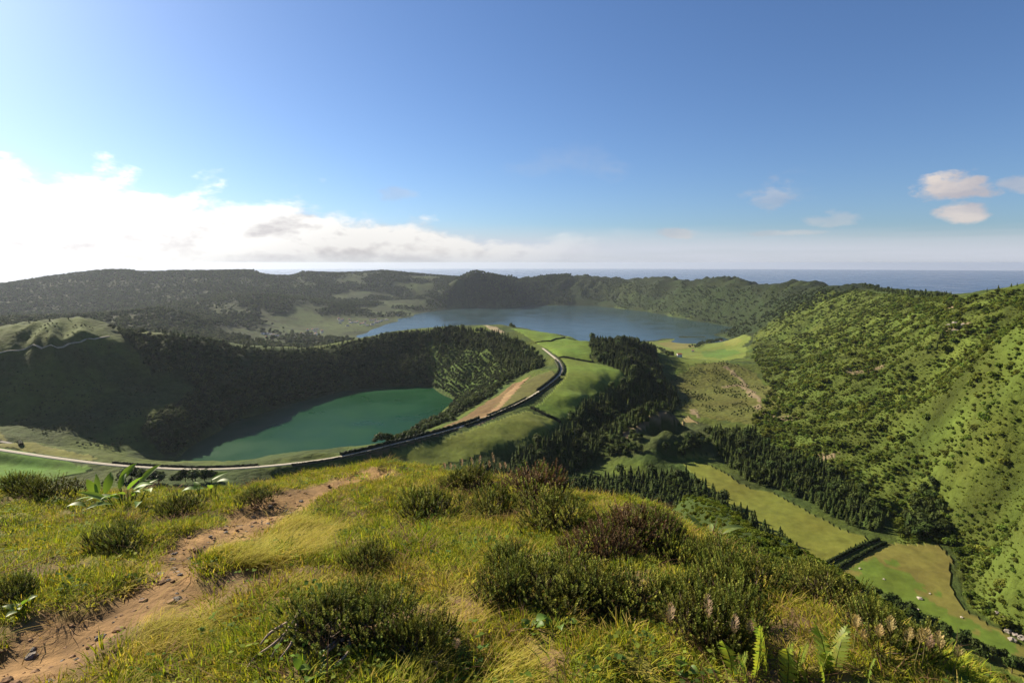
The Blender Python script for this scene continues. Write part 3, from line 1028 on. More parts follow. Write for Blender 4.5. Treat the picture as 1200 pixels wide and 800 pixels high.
def leaf_ball(seed, n, rx, rz, z0, leaf, lumps=5, core=0.8):
    """rounded crown of leaf clumps, one metre across before scaling"""
    rd = random.Random(seed)
    mb = MB()
    cs = [(rd.uniform(-.5, .5) * rx, rd.uniform(-.5, .5) * rx, z0 + rz * rd.uniform(-.15, .45), rd.uniform(.5, .8)) for _ in range(lumps)]
    cs[0] = (0, 0, z0, .8)
    for (cx, cy, cz, k) in cs:
        rows = []
        for i in range(4):
            th = math.pi * (i + .25) / 3.6
            rows.append([(cx + rx * k * core * math.sin(th) * math.cos(a) * rd.uniform(.85, 1.1), cy + rx * k * core * math.sin(th) * math.sin(a) * rd.uniform(.85, 1.1), cz + rz * k * core * math.cos(th)) for a in [1.0472 * j for j in range(6)]])
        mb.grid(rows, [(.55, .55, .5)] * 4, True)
    for i in range(n):
        cx, cy, cz, k = cs[rd.randrange(len(cs))]
        u, a = rd.uniform(-.55, 1), rd.uniform(0, 6.283)
        s = math.sqrt(1 - u * u)
        d = Vector((s * math.cos(a), s * math.sin(a), u))
        p = Vector((cx + d.x * rx * k, cy + d.y * rx * k, cz + d.z * rz * k)) * rd.uniform(.92, 1.08)
        nrm = (d + Vector((rd.uniform(-.8, .8), rd.uniform(-.8, .8), rd.uniform(-.4, .9)))).normalized()
        t1 = nrm.orthogonal().normalized()
        t1.rotate(Matrix.Rotation(rd.uniform(0, 6.28), 3, nrm))
        t2 = nrm.cross(t1)
        L = leaf * rd.uniform(.6, 1.35)
        g = rd.uniform(.7, 1.3)
        col = (g, g, g * .95)
        mb.face([p - t1 * L, p - t2 * L * .6 + nrm * L * .2, p + t1 * L, p + t2 * L * .6 + nrm * L * .15], col)
    return mb


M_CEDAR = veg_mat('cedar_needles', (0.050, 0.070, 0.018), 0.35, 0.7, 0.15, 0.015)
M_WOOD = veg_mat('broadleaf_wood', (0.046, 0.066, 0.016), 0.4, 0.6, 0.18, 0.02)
M_BUSH = veg_mat('hillside_bush_leaves', (0.094, 0.124, 0.020), 0.5, 0.6, 0.40, 0.03)
M_FERNY = veg_mat('hillside_fern', (0.096, 0.124, 0.018), 0.4, 0.6, 0.40, 0.02)
M_HEDGE = veg_mat('hedge_leaves', (0.028, 0.042, 0.012), 0.3, 0.65, 0.12, 0.015)
M_BARK = plain_mat('bark', (0.055, 0.040, 0.028), 0.9, 8.0, 0.4)

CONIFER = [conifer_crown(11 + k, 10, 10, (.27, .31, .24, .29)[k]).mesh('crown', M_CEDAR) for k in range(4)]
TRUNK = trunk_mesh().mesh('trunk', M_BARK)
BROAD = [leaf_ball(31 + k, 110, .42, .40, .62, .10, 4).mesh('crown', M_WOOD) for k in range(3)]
BUSH = [leaf_ball(51 + k, 90, .40, .30, .26, .11, 4).mesh('foliage', M_BUSH) for k in range(4)]
FERNY = [leaf_ball(71 + k, 60, .42, .16, .10, .14, 5, .7).mesh('foliage', M_FERNY) for k in range(3)]
BTRUNK = trunk_mesh(.4, .03).mesh('trunk', M_BARK)


def proto_collection(name, meshes):
    """prototype meshes kept outside the scene for the scatter objects"""
    c = bpy.data.collections.new(name)
    for i, me in enumerate(meshes):
        c.objects.link(bpy.data.objects.new(name + '_shape', me))
    return c


def scatter(name, pts, scale, rotz, coll, label, tilt=None, aspect=None):
    """a mass of small plants: points carrying instances, one object of kind 'stuff'"""
    n = len(pts)
    me = bpy.data.meshes.new(name)
    me.vertices.add(n)
    me.vertices.foreach_set('co', np.asarray(pts, np.float32).ravel())
    sc3 = np.repeat(np.asarray(scale, np.float32)[:, None], 3, 1)
    if aspect is not None:
        sc3[:, 2] *= aspect
    rot = np.zeros((n, 3), np.float32)
    rot[:, 2] = rotz
    if tilt is not None:
        rot[:, :2] = tilt
    for nm, arr in (('scl', sc3), ('rot', rot)):
        me.attributes.new(nm, 'FLOAT_VECTOR', 'POINT').data.foreach_set('vector', arr.ravel())
    ng = bpy.data.node_groups.new(name + '_nodes', 'GeometryNodeTree')
    ng.interface.new_socket(name='Geometry', in_out='INPUT', socket_type='NodeSocketGeometry')
    ng.interface.new_socket(name='Geometry', in_out='OUTPUT', socket_type='NodeSocketGeometry')
    gi = ng.nodes.new('NodeGroupInput')
    go = ng.nodes.new('NodeGroupOutput')
    ci = ng.nodes.new('GeometryNodeCollectionInfo')
    ci.inputs['Collection'].default_value = coll
    ci.inputs['Separate Children'].default_value = True
    ci.inputs['Reset Children'].default_value = True
    ip = ng.nodes.new('GeometryNodeInstanceOnPoints')
    ip.inputs['Pick Instance'].default_value = True
    a1 = ng.nodes.new('GeometryNodeInputNamedAttribute')
    a1.data_type = 'FLOAT_VECTOR'
    a1.inputs['Name'].default_value = 'scl'
    a2 = ng.nodes.new('GeometryNodeInputNamedAttribute')
    a2.data_type = 'FLOAT_VECTOR'
    a2.inputs['Name'].default_value = 'rot'
    L = ng.links.new
    L(gi.outputs[0], ip.inputs['Points'])
    L(ci.outputs[0], ip.inputs['Instance'])
    L(a1.outputs['Attribute'], ip.inputs['Scale'])
    L(a2.outputs['Attribute'], ip.inputs['Rotation'])
    L(ip.outputs[0], go.inputs[0])
    o = bpy.data.objects.new(name, me)
    COL.objects.link(o)
    md = o.modifiers.new('scatter', 'NODES')
    md.node_group = ng
    return tag(o, label, None, None, 'stuff')


def sample_poly(poly, spacing, jitter=0.42, seed=0, keep=None):
    """jittered grid of points in a polygon on the ground"""
    rg = np.random.default_rng(seed)
    p = np.array(poly)
    xs = np.arange(p[:, 0].min(), p[:, 0].max(), spacing)
    ys = np.arange(p[:, 1].min(), p[:, 1].max(), spacing)
    X, Y = np.meshgrid(xs, ys)
    X = (X + (np.arange(len(ys)) % 2)[:, None] * spacing * .5).ravel() + rg.uniform(-jitter, jitter, X.size) * spacing
    Y = Y.ravel() + rg.uniform(-jitter, jitter, Y.size) * spacing
    m = in_poly(X, Y, poly)
    X, Y = X[m], Y[m]
    if keep is not None:
        m = keep(X, Y)
        X, Y = X[m], Y[m]
    return np.stack([X, Y], 1)


def sample_line(px, spacing, jit, seed):
    L = [hit(*p)[:2] for p in px]
    return walk(L, spacing, jit, seed)


def walk(L, spacing, jit, seed):
    rg = np.random.default_rng(seed)
    out = []
    for a, b in zip(L[:-1], L[1:]):
        n = max(1, int(math.dist(a, b) / spacing))
        for k in range(n):
            t = (k + rg.uniform(-.3, .3)) / n
            out.append((a[0] + (b[0] - a[0]) * t + rg.uniform(-jit, jit), a[1] + (b[1] - a[1]) * t + rg.uniform(-jit, jit)))
    return np.array(out)


def in_view(pts, top, steps=40):
    """which plant tops have a clear line to the viewpoint and lie in the frame"""
    x, y, z = pts[:, 0], pts[:, 1], pts[:, 2] + top
    fw = y * math.cos(PITCH) - (z - CAMZ) * math.sin(PITCH)
    up = (z - CAMZ) * math.cos(PITCH) + y * math.sin(PITCH)
    px = 600 + FPX * x / np.maximum(fw, 1e-3)
    py = 400 - FPX * up / np.maximum(fw, 1e-3)
    ok = (fw > 1) & (px > 0) & (px < 1200) & (py > 0) & (py < 800)
    idx = np.nonzero(ok)[0]
    if len(idx) == 0:
        return ok
    t = np.concatenate([[0.006, 0.01, 0.015, 0.02, .03, .05], np.linspace(.08, .985, steps)])
    X = x[idx][:, None] * t
    Y = y[idx][:, None] * t
    Z = CAMZ + (z[idx][:, None] - CAMZ) * t
    h = ground_quick(X.ravel(), Y.ravel()).reshape(X.shape)
    ok[idx] = (h < Z + 0.5).all(1)
    return ok


def ground_quick(x, y):
    h = FAR(x, y)
    m = np.hypot(x, y) < 46
    h[m] = H(x[m], y[m])
    return h


def drape(xy):
    return np.concatenate([xy, H(xy[:, 0], xy[:, 1])[:, None]], 1)


PLANT_ID = 0
def place_tree(name, crowns, trunk, loc, s, rz, label, cat, group, crown_name='crown', wide=1.0):
    e = empty(name, loc, rz, label, cat, group)
    e.scale = (s * wide, s * wide, s)
    mesh_obj(crown_name, crowns, e)
    if trunk:
        mesh_obj('trunk', trunk, e)
    return e


# --- cedar plantations: (polygon in view, spacing, height range, label, group)
PLANT = [
    ([(600, 540), (645, 514), (676, 492), (688, 472), (712, 462), (733, 452), (750, 440), (778, 445), (796, 470), (770, 492), (738, 506), (712, 520), (694, 545), (650, 560), (590, 562)], 6.6, (7, 18),
     'dark cedar crowded on the shaded slope of the gorge beside the pastures', 'cedars on the gorge slope'),
    ([(540, 566), (640, 558), (690, 557), (720, 553), (758, 556), (785, 556), (808, 562), (862, 600), (945, 658), (925, 655), (880, 630), (850, 612), (800, 604), (760, 606), (720, 606), (640, 590)], 6.4, (7, 17),
     'dark cedar in the plantation below the grassy spur, along the long valley pasture', 'cedars below the spur'),
    ([(832, 500), (880, 505), (910, 530), (960, 550), (1000, 580), (1042, 612), (1030, 627), (1000, 622), (945, 590), (905, 573), (880, 568), (850, 545), (832, 520)], 6.0, (6, 15),
     'dark cedar in the triangular plantation at the foot of the green hillside', 'cedars at the hillside foot'),
    ([(1058, 604), (1085, 594), (1105, 612), (1108, 634), (1060, 636)], 6.5, (8, 13), 'dark tree in the small clump at the head of the dry walled field', 'clump by the walled field'),
    ([(690, 404), (722, 396), (748, 399), (770, 424), (778, 446), (740, 446), (728, 434), (700, 424)], 7.0, (14, 21), 'dark cedar covering the rounded knoll beside the blue lake', 'cedars on the knoll'),
    ([(450, 393), (530, 386), (580, 392), (615, 407), (636, 424), (634, 432), (604, 440), (588, 428), (572, 410), (535, 399)], 7.0, (14, 20), 'cedar in the wood on the crater rim above the green lake', 'cedars on the crater rim'),
    ([(728, 506), (700, 540), (740, 534), (800, 536), (836, 520), (830, 505), (815, 512), (770, 528)], 7.0, (7, 13), 'dark tree growing around the bare eroded mounds', 'trees round the mounds'),
]
cedar_pts, cedar_h, cedar_lab = [], [], []
for k, (pp, sp, hr, lab, grp) in enumerate(PLANT):
    poly = poly_z(pp, 436) if k in (1, 2, 3) else poly_hit(pp)
    keep = None
    if k == 6:
        keep = lambda X, Y: fbm(X / 40, Y / 40, 3, 91) > -.2
    xy = sample_poly(poly, sp, 0.40, 100 + k, keep)
    cedar_pts.append(drape(xy))
    cedar_h.append(rng.uniform(hr[0], hr[1], len(xy)) * (1 + .12 * fbm(xy[:, 0] / 50, xy[:, 1] / 50, 2, 5)))
    cedar_lab += [k] * len(xy)
ROWS = [
    ([(578, 380), (600, 383), (640, 388), (690, 397)], 8, 3, (9, 14), 'tree in the windbreak row behind the highest pasture above the blue lake', 'windbreak row'),
    ([(1000, 337), (1020, 338), (1045, 343), (1075, 345), (1108, 347)], 9, 12, (9, 15), 'dark cedar on the skyline crest of the right hand ridge', 'cedars on the ridge crest'),
    ([(1160, 341), (1180, 337), (1200, 334)], 9, 6, (6, 9), 'dark tree on the ridge top above the yellowish slope', 'trees on the ridge top'),
    ([(1112, 392), (1095, 405), (1085, 420), (1080, 432)], 8, 8, (8, 13), 'dark tree following the rocky gully on the green hillside', 'trees down the gully'),
    ([(150, 562), (170, 565), (190, 567), (215, 566), (262, 563)], 6, 5, (8, 14), 'dark tree in the row between the road and the viewpoint hill', 'trees below the viewpoint'),
    ([(30, 377), (60, 376), (75, 374), (88, 373)], 18, 3, (7, 11), 'lone dark tree on the sunlit grassy brow', 'trees on the sunlit brow'),
    ([(150, 385), (200, 396), (260, 404), (330, 409), (400, 402), (450, 392)], 8, 10, (9, 15), 'dark tree on the shadowed western crater rim', 'trees on the western rim'),
    ([(1030, 704), (1060, 721), (1100, 740), (1150, 766), (1215, 796)], 4.5, 6, (6, 11), 'dark bushy tree in the belt under the viewpoint slope, along the dry field', 'belt under the viewpoint slope'),
    ([(812, 408), (830, 402), (845, 398)], 14, 22, (10, 16), 'dark tree in the grove on the pastures by the blue lake', 'grove on the lake pastures'),
    ([(768, 408), (778, 412), (786, 420)], 14, 14, (8, 13), 'dark tree on the small bank between knoll and lake pastures', 'trees on the small bank'),
    ([(990, 682), (1012, 696), (1034, 712)], 6, 2, (2, 4), 'low dark bush on the near edge of the dry walled field', 'bushes on the field edge'),
]
for k, (pp, sp, jit, hr, lab, grp) in enumerate(ROWS):
    xy = np.concatenate([(walk(poly_z(pp, 440), sp, jit, 200 + k + 31 * q) if k in (7, 10) else sample_line(pp, sp, jit, 200 + k + 31 * q)) for q in range(2 if k in (1, 7, 4, 8, 9) else 1)])
    cedar_pts.append(drape(xy))
    cedar_h.append(rng.uniform(hr[0], hr[1], len(xy)))
    cedar_lab += [100 + k] * len(xy)
cedar_pts = np.concatenate(cedar_pts)
cedar_h = np.concatenate(cedar_h)
cedar_lab = np.array(cedar_lab)
# keep trees off the road
dr, _ = seg_dist(cedar_pts[:, 0], cedar_pts[:, 1], ROADXY)
ok = dr > 9
cedar_pts, cedar_h, cedar_lab = cedar_pts[ok], cedar_h[ok], cedar_lab[ok]
vis = in_view(cedar_pts, cedar_h)
size = np.where(vis, cedar_h / np.hypot(cedar_pts[:, 0], cedar_pts[:, 1]), 0)
order = np.argsort(-size)
# a tree of every stand, the rest of the 290 by how large they show
single = set()
for L in np.unique(cedar_lab):
    ks = [i for i in order if cedar_lab[i] == L and size[i] > 0]
    single.update(ks[:(12 if L < 100 else 10)])
for i in order:
    if len(single) >= 290 or size[i] <= 0:
        break
    single.add(int(i))
for i in sorted(single):
    L = int(cedar_lab[i])
    lab, grp = (PLANT[L][3], PLANT[L][4]) if L < 100 else (ROWS[L - 100][4], ROWS[L - 100][5])
    round_ = L in (3, 6, 104, 107, 108, 109, 110)
    s = float(cedar_h[i])
    wide = rng.uniform(.8, 1.35)
    if round_:
        place_tree('bushy_tree', BROAD[i % 3], BTRUNK, cedar_pts[i], s, rng.uniform(0, 6.28), lab, 'tree', grp, wide=wide)
    else:
        place_tree('cedar_tree', CONIFER[i % 4], TRUNK, cedar_pts[i], s, rng.uniform(0, 6.28), lab, 'tree', grp, wide=wide)
rest = np.array([i for i in range(len(cedar_pts)) if i not in single])
isr = np.isin(cedar_lab[rest], (3, 6, 104, 107, 108, 109, 110))
C_CON = proto_collection('cedar', CONIFER + CONIFER[:3] + BROAD[:1])
C_BRO = proto_collection('broadleaf', BROAD)
C_BUSH = proto_collection('bush', BUSH)
rr = rest[~isr]
scatter('cedar_forest', cedar_pts[rr], cedar_h[rr], rng.uniform(0, 6.28, len(rr)), C_CON, 'dense dark cedar forest on the slopes and rims', aspect=rng.uniform(.72, 1.3, len(rr)))
rr = rest[isr]
scatter('scrub_woodland', cedar_pts[rr], cedar_h[rr], rng.uniform(0, 6.28, len(rr)), C_BRO, 'low dark woodland around the mounds and field edges')

# --- broadleaf wood on the crater walls
xy = sample_poly(poly_hit(CRATER_FOREST), 7.6, .45, 301, lambda X, Y: fbm(X / 70, Y / 70, 3, 93) > -.6)
pts = drape(xy)
ok = pts[:, 2] > Z_SANT + 1.5
dr, _ = seg_dist(pts[:, 0], pts[:, 1], ROADXY)
ok &= dr > 14
ok &= ~in_poly(pts[:, 0], pts[:, 1], poly_z(SANT[:13], Z_SANT))
pts = pts[ok]
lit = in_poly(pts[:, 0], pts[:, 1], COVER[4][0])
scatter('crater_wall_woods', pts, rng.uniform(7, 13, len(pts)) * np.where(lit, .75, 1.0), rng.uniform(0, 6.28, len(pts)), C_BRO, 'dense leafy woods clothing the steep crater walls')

# --- bushes over the right-hand hillside
def clumpy(X, Y):
    r = np.hypot(X, Y)
    return (fbm(X / 34, Y / 34, 4, 95) > -.10 + 0.12 * fbm(X / 200, Y / 200, 2, 96)) & (np.random.default_rng(3).uniform(0, 1, len(X)) < np.clip(900 / r, .25, 1))
hillp = poly_hit(RIGHT_HILL)
xy = sample_poly(hillp, 4.6, .48, 303, clumpy)
pts = drape(xy)
sz = rng.uniform(2.6, 6.5, len(pts)) * (0.8 + 0.5 * np.clip(np.hypot(xy[:, 0], xy[:, 1]) / 1500, 0, 1)) * (1 + .9 * (rng.uniform(0, 1, len(pts)) > .92)) * rng.choice([.7, 1.0, 1.0, 1.25], len(pts))
vis = in_view(pts, sz * .5)
size = np.where(vis, sz / np.hypot(pts[:, 0], pts[:, 1]), 0)
order = np.argsort(-size)[:280]
for i in order:
    e = place_tree('hillside_bush', BUSH[i % 4], None, pts[i], float(sz[i]), rng.uniform(0, 6.28), 'rounded green bush on the steep fern covered hillside above the dry field', 'bush', 'bushes on the green hillside', 'foliage', 1.1)
    mesh_obj('stem', BTRUNK, e)
m = np.ones(len(pts), bool)
m[order] = False
xf = sample_poly(hillp, 4.2, .5, 304, lambda X, Y: np.random.default_rng(4).uniform(0, 1, len(X)) < np.clip(800 / np.hypot(X, Y), .2, .9))
xn = sample_poly(hillp, 2.7, .5, 305, lambda X, Y: (np.hypot(X, Y) < 720) & (fbm(X / 22, Y / 22, 3, 98) > -.3))
scatter('hillside_bracken', drape(xn), rng.uniform(1.0, 2.6, len(xn)), rng.uniform(0, 6.28, len(xn)), proto_collection('hillside_bracken', FERNY), 'close bracken and bramble on the lower right hand hillside')
scatter('hillside_fern', drape(xf), rng.uniform(1.8, 4.2, len(xf)), rng.uniform(0, 6.28, len(xf)), proto_collection('hillside_fern', FERNY), 'low bright fern and bramble covering the right hand hillside')
scatter('hillside_scrub', pts[m], sz[m], rng.uniform(0, 6.28, m.sum()), C_BUSH, 'scattered green bushes and fern all over the right hand hillside')
# --- woods over the far caldera floor and western hills
rg = np.random.default_rng(77)
a_ = rg.uniform(R(-47), R(6), 60000)
r_ = np.sqrt(rg.uniform(2400.0 ** 2, 7600.0 ** 2, 60000))
xy = np.stack([r_ * np.sin(a_), r_ * np.cos(a_)], 1)
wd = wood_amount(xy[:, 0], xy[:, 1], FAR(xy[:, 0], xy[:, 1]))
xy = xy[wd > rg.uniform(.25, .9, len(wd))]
pts = drape(xy)
pts = pts[pts[:, 2] > Z_AZUL + 3]
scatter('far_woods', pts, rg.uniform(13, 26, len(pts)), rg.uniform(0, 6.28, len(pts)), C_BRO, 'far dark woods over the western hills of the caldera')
# scrub on the remaining open slopes: mound, gorge sides, far rim wall and slope under the viewpoint
sp = []
for pp, spc, th, sd in (([(905, 453), (885, 437), (850, 424), (825, 424), (785, 447), (775, 470), (830, 490), (880, 498), (925, 500)], 9, .12, 1),
                        ([(60, 569), (130, 562), (270, 570), (420, 556), (560, 568), (640, 580), (400, 600), (60, 600)], 9, .0, 2),
                        ([(0, 418), (60, 410), (128, 400), (175, 430), (185, 470), (165, 510), (150, 532), (90, 522), (0, 500), (-90, 490), (-90, 420)], 8, -.05, 4),
                        ([(0, 386), (55, 381), (95, 375), (125, 392), (60, 402), (0, 410), (-90, 412), (-90, 392)], 12, .22, 5)):
    xy = sample_poly(poly_hit(pp), spc, .48, 310 + sd, lambda X, Y: fbm(X / 45, Y / 45, 3, 97 + sd) > th)
    sp.append(np.concatenate([drape(xy), rng.uniform(2.5, 5.0, len(xy))[:, None] * (4.0 if sd == 3 else 1)], 1))
lc = PZ(700, 375, Z_AZUL)
rimw = densify([PD(*p) for p in RIM[6:]] + [PD(590, 325, 6100), PD(570, 322, 5800)], 60)
rp = []
for q in rimw:
    L = math.hypot(lc[0] - q[0], lc[1] - q[1])
    for _ in range(11):
        dd = rng.uniform(5, 520)
        rp.append((q[0] + (lc[0] - q[0]) / L * dd + rng.uniform(-25, 25), q[1] + (lc[1] - q[1]) / L * dd + rng.uniform(-25, 25)))
rp = drape(np.array(rp))
rp = rp[rp[:, 2] > Z_AZUL + 3]
sp.append(np.concatenate([rp, rng.uniform(7, 17, len(rp))[:, None]], 1))
sp = np.concatenate(sp)
sp = sp[seg_dist(sp[:, 0], sp[:, 1], ROADXY)[0] > 10]
scatter('slope_scrub', sp[:, :3], sp[:, 3], rng.uniform(0, 6.28, len(sp)), C_BRO, 'dark scrub scattered over the rim wall and the open slopes')

# ---------------------------------------------------------------- road, hedges, walls
M_ROAD = plain_mat('gravel_road', (0.34, 0.30, 0.235), 0.95, 0.6, 0.2)
M_WALL = plain_mat('field_wall_stone', (0.10, 0.09, 0.075), 0.95, 1.5, 0.4)


def ribbon(line, offs):
    """left/right offset polylines of a ground line"""
    out = []
    for k, p in enumerate(line):
        a = line[max(k - 1, 0)]
        b = line[min(k + 1, len(line) - 1)]
        d = Vector((b[0] - a[0], b[1] - a[1], 0)).normalized()
        out.append(Vector((p[0], p[1], 0)) + Vector((-d.y, d.x, 0)) * offs)
    return out


def build_road():
    line = smooth_line(ROADL, 4)
    rows = []
    rowsb = []
    mid = H([p[0] for p in line], [p[1] for p in line])
    cr = (-3.0, -2.7, -1.2, 0, 1.2, 2.7, 3.0)
    R_ = [ribbon(line, c) for c in cr]
    mb = MB()
    for k in range(len(line)):
        zz = (-.5, .42, .48, .52, .48, .42, -.5)
        rows.append([(R_[j][k].x, R_[j][k].y, mid[k] + zz[j]) for j in range(7)])
    mb.grid(rows)
    o = mb.build('road', M_ROAD, None, True)
    tag(o, 'pale gravel road winding along the saddle between hedges', None, None, 'structure')


build_road()


def build_track():
    L = smooth_line([hit(*p) for p in ((-60, 419), (0, 413), (30, 408.5), (60, 404), (100, 397.5), (128, 394))], 6)
    z = H([p[0] for p in L], [p[1] for p in L])
    a, c = ribbon(L, 1.7), ribbon(L, -1.7)
    mb = MB()
    mb.grid([[(a[k].x, a[k].y, z[k] - 1.5), (a[k].x, a[k].y, z[k] + .9), (c[k].x, c[k].y, z[k] + .9), (c[k].x, c[k].y, z[k] - 1.5)] for k in range(len(L))])
    tag(mb.build('track', M_ROAD), 'pale dirt track climbing across the sunlit grassy brow', None, None, 'structure')


build_track()


def hedge_mesh(line, w, h, seed):
    rd = random.Random(seed)
    mb = MB()
    L = [line[0]]
    for a, b in zip(line[:-1], line[1:]):
        n = max(1, int(math.dist(a[:2], b[:2]) / 2.2))
        for k in range(1, n + 1):
            L.append((a[0] + (b[0] - a[0]) * k / n, a[1] + (b[1] - a[1]) * k / n))
    z = H([p[0] for p in L], [p[1] for p in L])
    rows = []
    lft, rgt = ribbon(L, w * .5), ribbon(L, -w * .5)
    for k in range(len(L)):
        hh = h * rd.uniform(.75, 1.2)
        ww = rd.uniform(.8, 1.2)
        c = Vector((L[k][0], L[k][1], 0))
        f = lambda q, t, zz: ((c + (q - c) * t * ww).x, (c + (q - c) * t * ww).y, z[k] + zz)
        rows.append([f(lft[k], 1, -.6), f(lft[k], 1.05, hh * .55), f(lft[k], .6, hh * .95), f(rgt[k], .5, hh), f(rgt[k], 1.05, hh * .5), f(rgt[k], 1, -.6)])
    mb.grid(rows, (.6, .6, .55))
    for k in range(len(L)):
        for _ in range(7):
            t = rd.uniform(-1, 1)
            p = Vector((L[k][0], L[k][1], z[k])) + (lft[k] - Vector((L[k][0], L[k][1], 0))) * t * 1.1 + Vector((rd.uniform(-1, 1), rd.uniform(-1, 1), h * (1.05 - .5 * t * t) * rd.uniform(.7, 1.15)))
            s = rd.uniform(.3, .8)
            a = Vector((rd.uniform(-1, 1), rd.uniform(-1, 1), rd.uniform(-.6, .6))).normalized() * s
            b = a.cross(Vector((rd.uniform(-1, 1), rd.uniform(-1, 1), rd.uniform(0, 1)))).normalized() * s * .7
            g = rd.uniform(.7, 1.35)
            mb.face([p - a, p - b, p + a, p + b], (g, g, g * .9))
    return mb


def arc_part(line, s0, s1):
    """part of a polyline between two fractions of its length"""
    S = np.concatenate([[0], np.cumsum([math.dist(a[:2], b[:2]) for a, b in zip(line[:-1], line[1:])])])
    T = np.linspace(s0, s1, max(3, int((s1 - s0) * 60))) * S[-1]
    return list(zip(np.interp(T, S, [p[0] for p in line]), np.interp(T, S, [p[1] for p in line])))


RL = ribbon(ROADL, 5.2)
RR = ribbon(ROADL, -5.2)
hedges = [
    (arc_part(RL, .22, .335), 2.4, 2.2, 'low hedge on the uphill verge of the road beside the bright green field'),
    (arc_part(RL, .40, .56), 3.0, 4.0, 'thick dark hedge between the road and the near edge of the green lake'),
    (arc_part(RL, .575, .66), 2.2, 1.8, 'low hedge on the lake side of the road under the brown earth bank'),
    (arc_part(RL, .695, .885), 3.2, 4.2, 'tall dark hedge on the inner side of the road bend'),
    (arc_part(RR, .36, .52), 2.2, 1.8, 'low dark hedge on the viewpoint side of the road beside the olive pasture'),
    (arc_part(RR, .53, .77), 3.0, 3.6, 'long dark hedge between the road and the lower olive pasture'),
    (arc_part(RR, .785, .93), 3.0, 3.4, 'dark hedge on the outer side of the road bend by the bright pasture'),
    ([hit(*p)[:2] for p in ((622, 478), (640, 487), (657, 496))], 4.0, 3.6, 'dark hedge dividing the lower olive pasture from the bright one'),
    ([hit(*p)[:2] for p in ((627, 402), (645, 400), (662, 396))], 3.0, 2.6, 'thin hedge crossing the highest pasture'),
    ([hit(*p)[:2] for p in ((654, 419.5), (675, 421.5), (695, 424))], 3.4, 3.0, 'hedge between the two bright pastures beside the knoll'),
    ([PZ(*p, 439)[:2] for p in ((962, 664), (985, 653), (1010, 641), (1030, 633))], 3.0, 2.6, 'dark hedge on the pasture side of the lane between the two valley fields'),
    ([PZ(*p, 439)[:2] for p in ((975, 671), (1000, 657), (1022, 645), (1038, 637))], 3.0, 2.4, 'dark hedge on the dry field side of the lane between the two valley fields'),
    ([hit(*p)[:2] for p in ((0, 517), (25, 522))], 4.0, 3.5, 'short clump of hedge above the road at the sunlit verge'),
]
for k, (ln, w, h, lab) in enumerate(hedges):
    e = empty('hedge', (0, 0, 0), 0, lab, 'hedge', 'hedges along the road and the fields')
    hedge_mesh(ln, w, h, 700 + k).build('foliage', M_HEDGE, e)
    mb = MB()                               # the bank of earth and stone it grows on
    z = H([p[0] for p in ln], [p[1] for p in ln])
    a, c = ribbon(ln, w * .62), ribbon(ln, -w * .62)
    mb.grid([[(a[i].x, a[i].y, z[i] - .6), (a[i].x, a[i].y, z[i] + .55), (c[i].x, c[i].y, z[i] + .55), (c[i].x, c[i].y, z[i] - .6)] for i in range(len(ln))])
    mb.build('bank', M_WALL, e)

# ---------------------------------------------------------------- the village, walls, boulders, a car
M_PLASTER = plain_mat('white_plaster', (0.80, 0.78, 0.73), 0.8, 0.5, 0.08)
M_TILE = plain_mat('orange_roof_tile', (0.30, 0.12, 0.06), 0.85, 0.8, 0.25)
M_GREYROOF = plain_mat('grey_roof_tile', (0.20, 0.17, 0.15), 0.85, 0.8, 0.25)
M_ROCK = plain_mat('weathered_rock', (0.22, 0.19, 0.165), 0.9, 1.2, 0.35, 0.1)
M_PALEROCK = plain_mat('pale_rubble', (0.36, 0.31, 0.26), 0.9, 1.2, 0.2, 0.1)
M_SCAR = plain_mat('bare_tuff', (0.24, 0.165, 0.125), 0.95, 0.25, 0.35, 0.5)
M_CARPAINT = plain_mat('dark_car_paint', (0.02, 0.022, 0.026), 0.25, 1.0, 0.05, 0, 0.6)
M_GLASS = plain_mat('car_glass', (0.03, 0.035, 0.04), 0.08, 1.0, 0.05, 0, 0.8)
M_TYRE = plain_mat('tyre_rubber', (0.02, 0.02, 0.02), 0.9, 1.0, 0.1)


def house_meshes(w, d, h, roof):
    a = MB()
    P = [(x * w / 2, y * d / 2, z) for z in (-2, h) for (x, y) in ((-1, -1), (1, -1), (1, 1), (-1, 1))]
    for f in ((0, 1, 5, 4), (1, 2, 6, 5), (2, 3, 7, 6), (3, 0, 4, 7)):
        a.face([P[i] for i in f])
    rh = h + d * .28
    a.face([(-w / 2, -d / 2, h), (-w / 2, 0, rh), (-w / 2, d / 2, h)])
    a.face([(w / 2, -d / 2, h), (w / 2, d / 2, h), (w / 2, 0, rh)])
    r = MB()
    e = .35
    for s in (-1, 1):
        r.face([(-w / 2 - e, s * (d / 2 + e), h - .15), (w / 2 + e, s * (d / 2 + e), h - .15), (w / 2 + e, 0, rh + .12), (-w / 2 - e, 0, rh + .12)])
        r.face([(-w / 2 - e, s * (d / 2 + e), h - .35), (w / 2 + e, s * (d / 2 + e), h - .35), (w / 2 + e, 0, rh - .02), (-w / 2 - e, 0, rh - .02)])
    g = MB()
    for x in (-.3, .1, .32):
        g.face([(w * x - .6, -d / 2 - .03, 1.0), (w * x + .6, -d / 2 - .03, 1.0), (w * x + .6, -d / 2 - .03, 2.3), (w * x - .6, -d / 2 - .03, 2.3)])
    return a.mesh('wall', M_PLASTER), r.mesh('roof', roof), g.mesh('window', M_GLASS)


HOUSES = [house_meshes(12, 8, 4.2, M_TILE), house_meshes(16, 9, 5.0, M_GREYROOF), house_meshes(10, 8, 6.0, M_TILE), house_meshes(20, 10, 4.5, M_GREYROOF)]


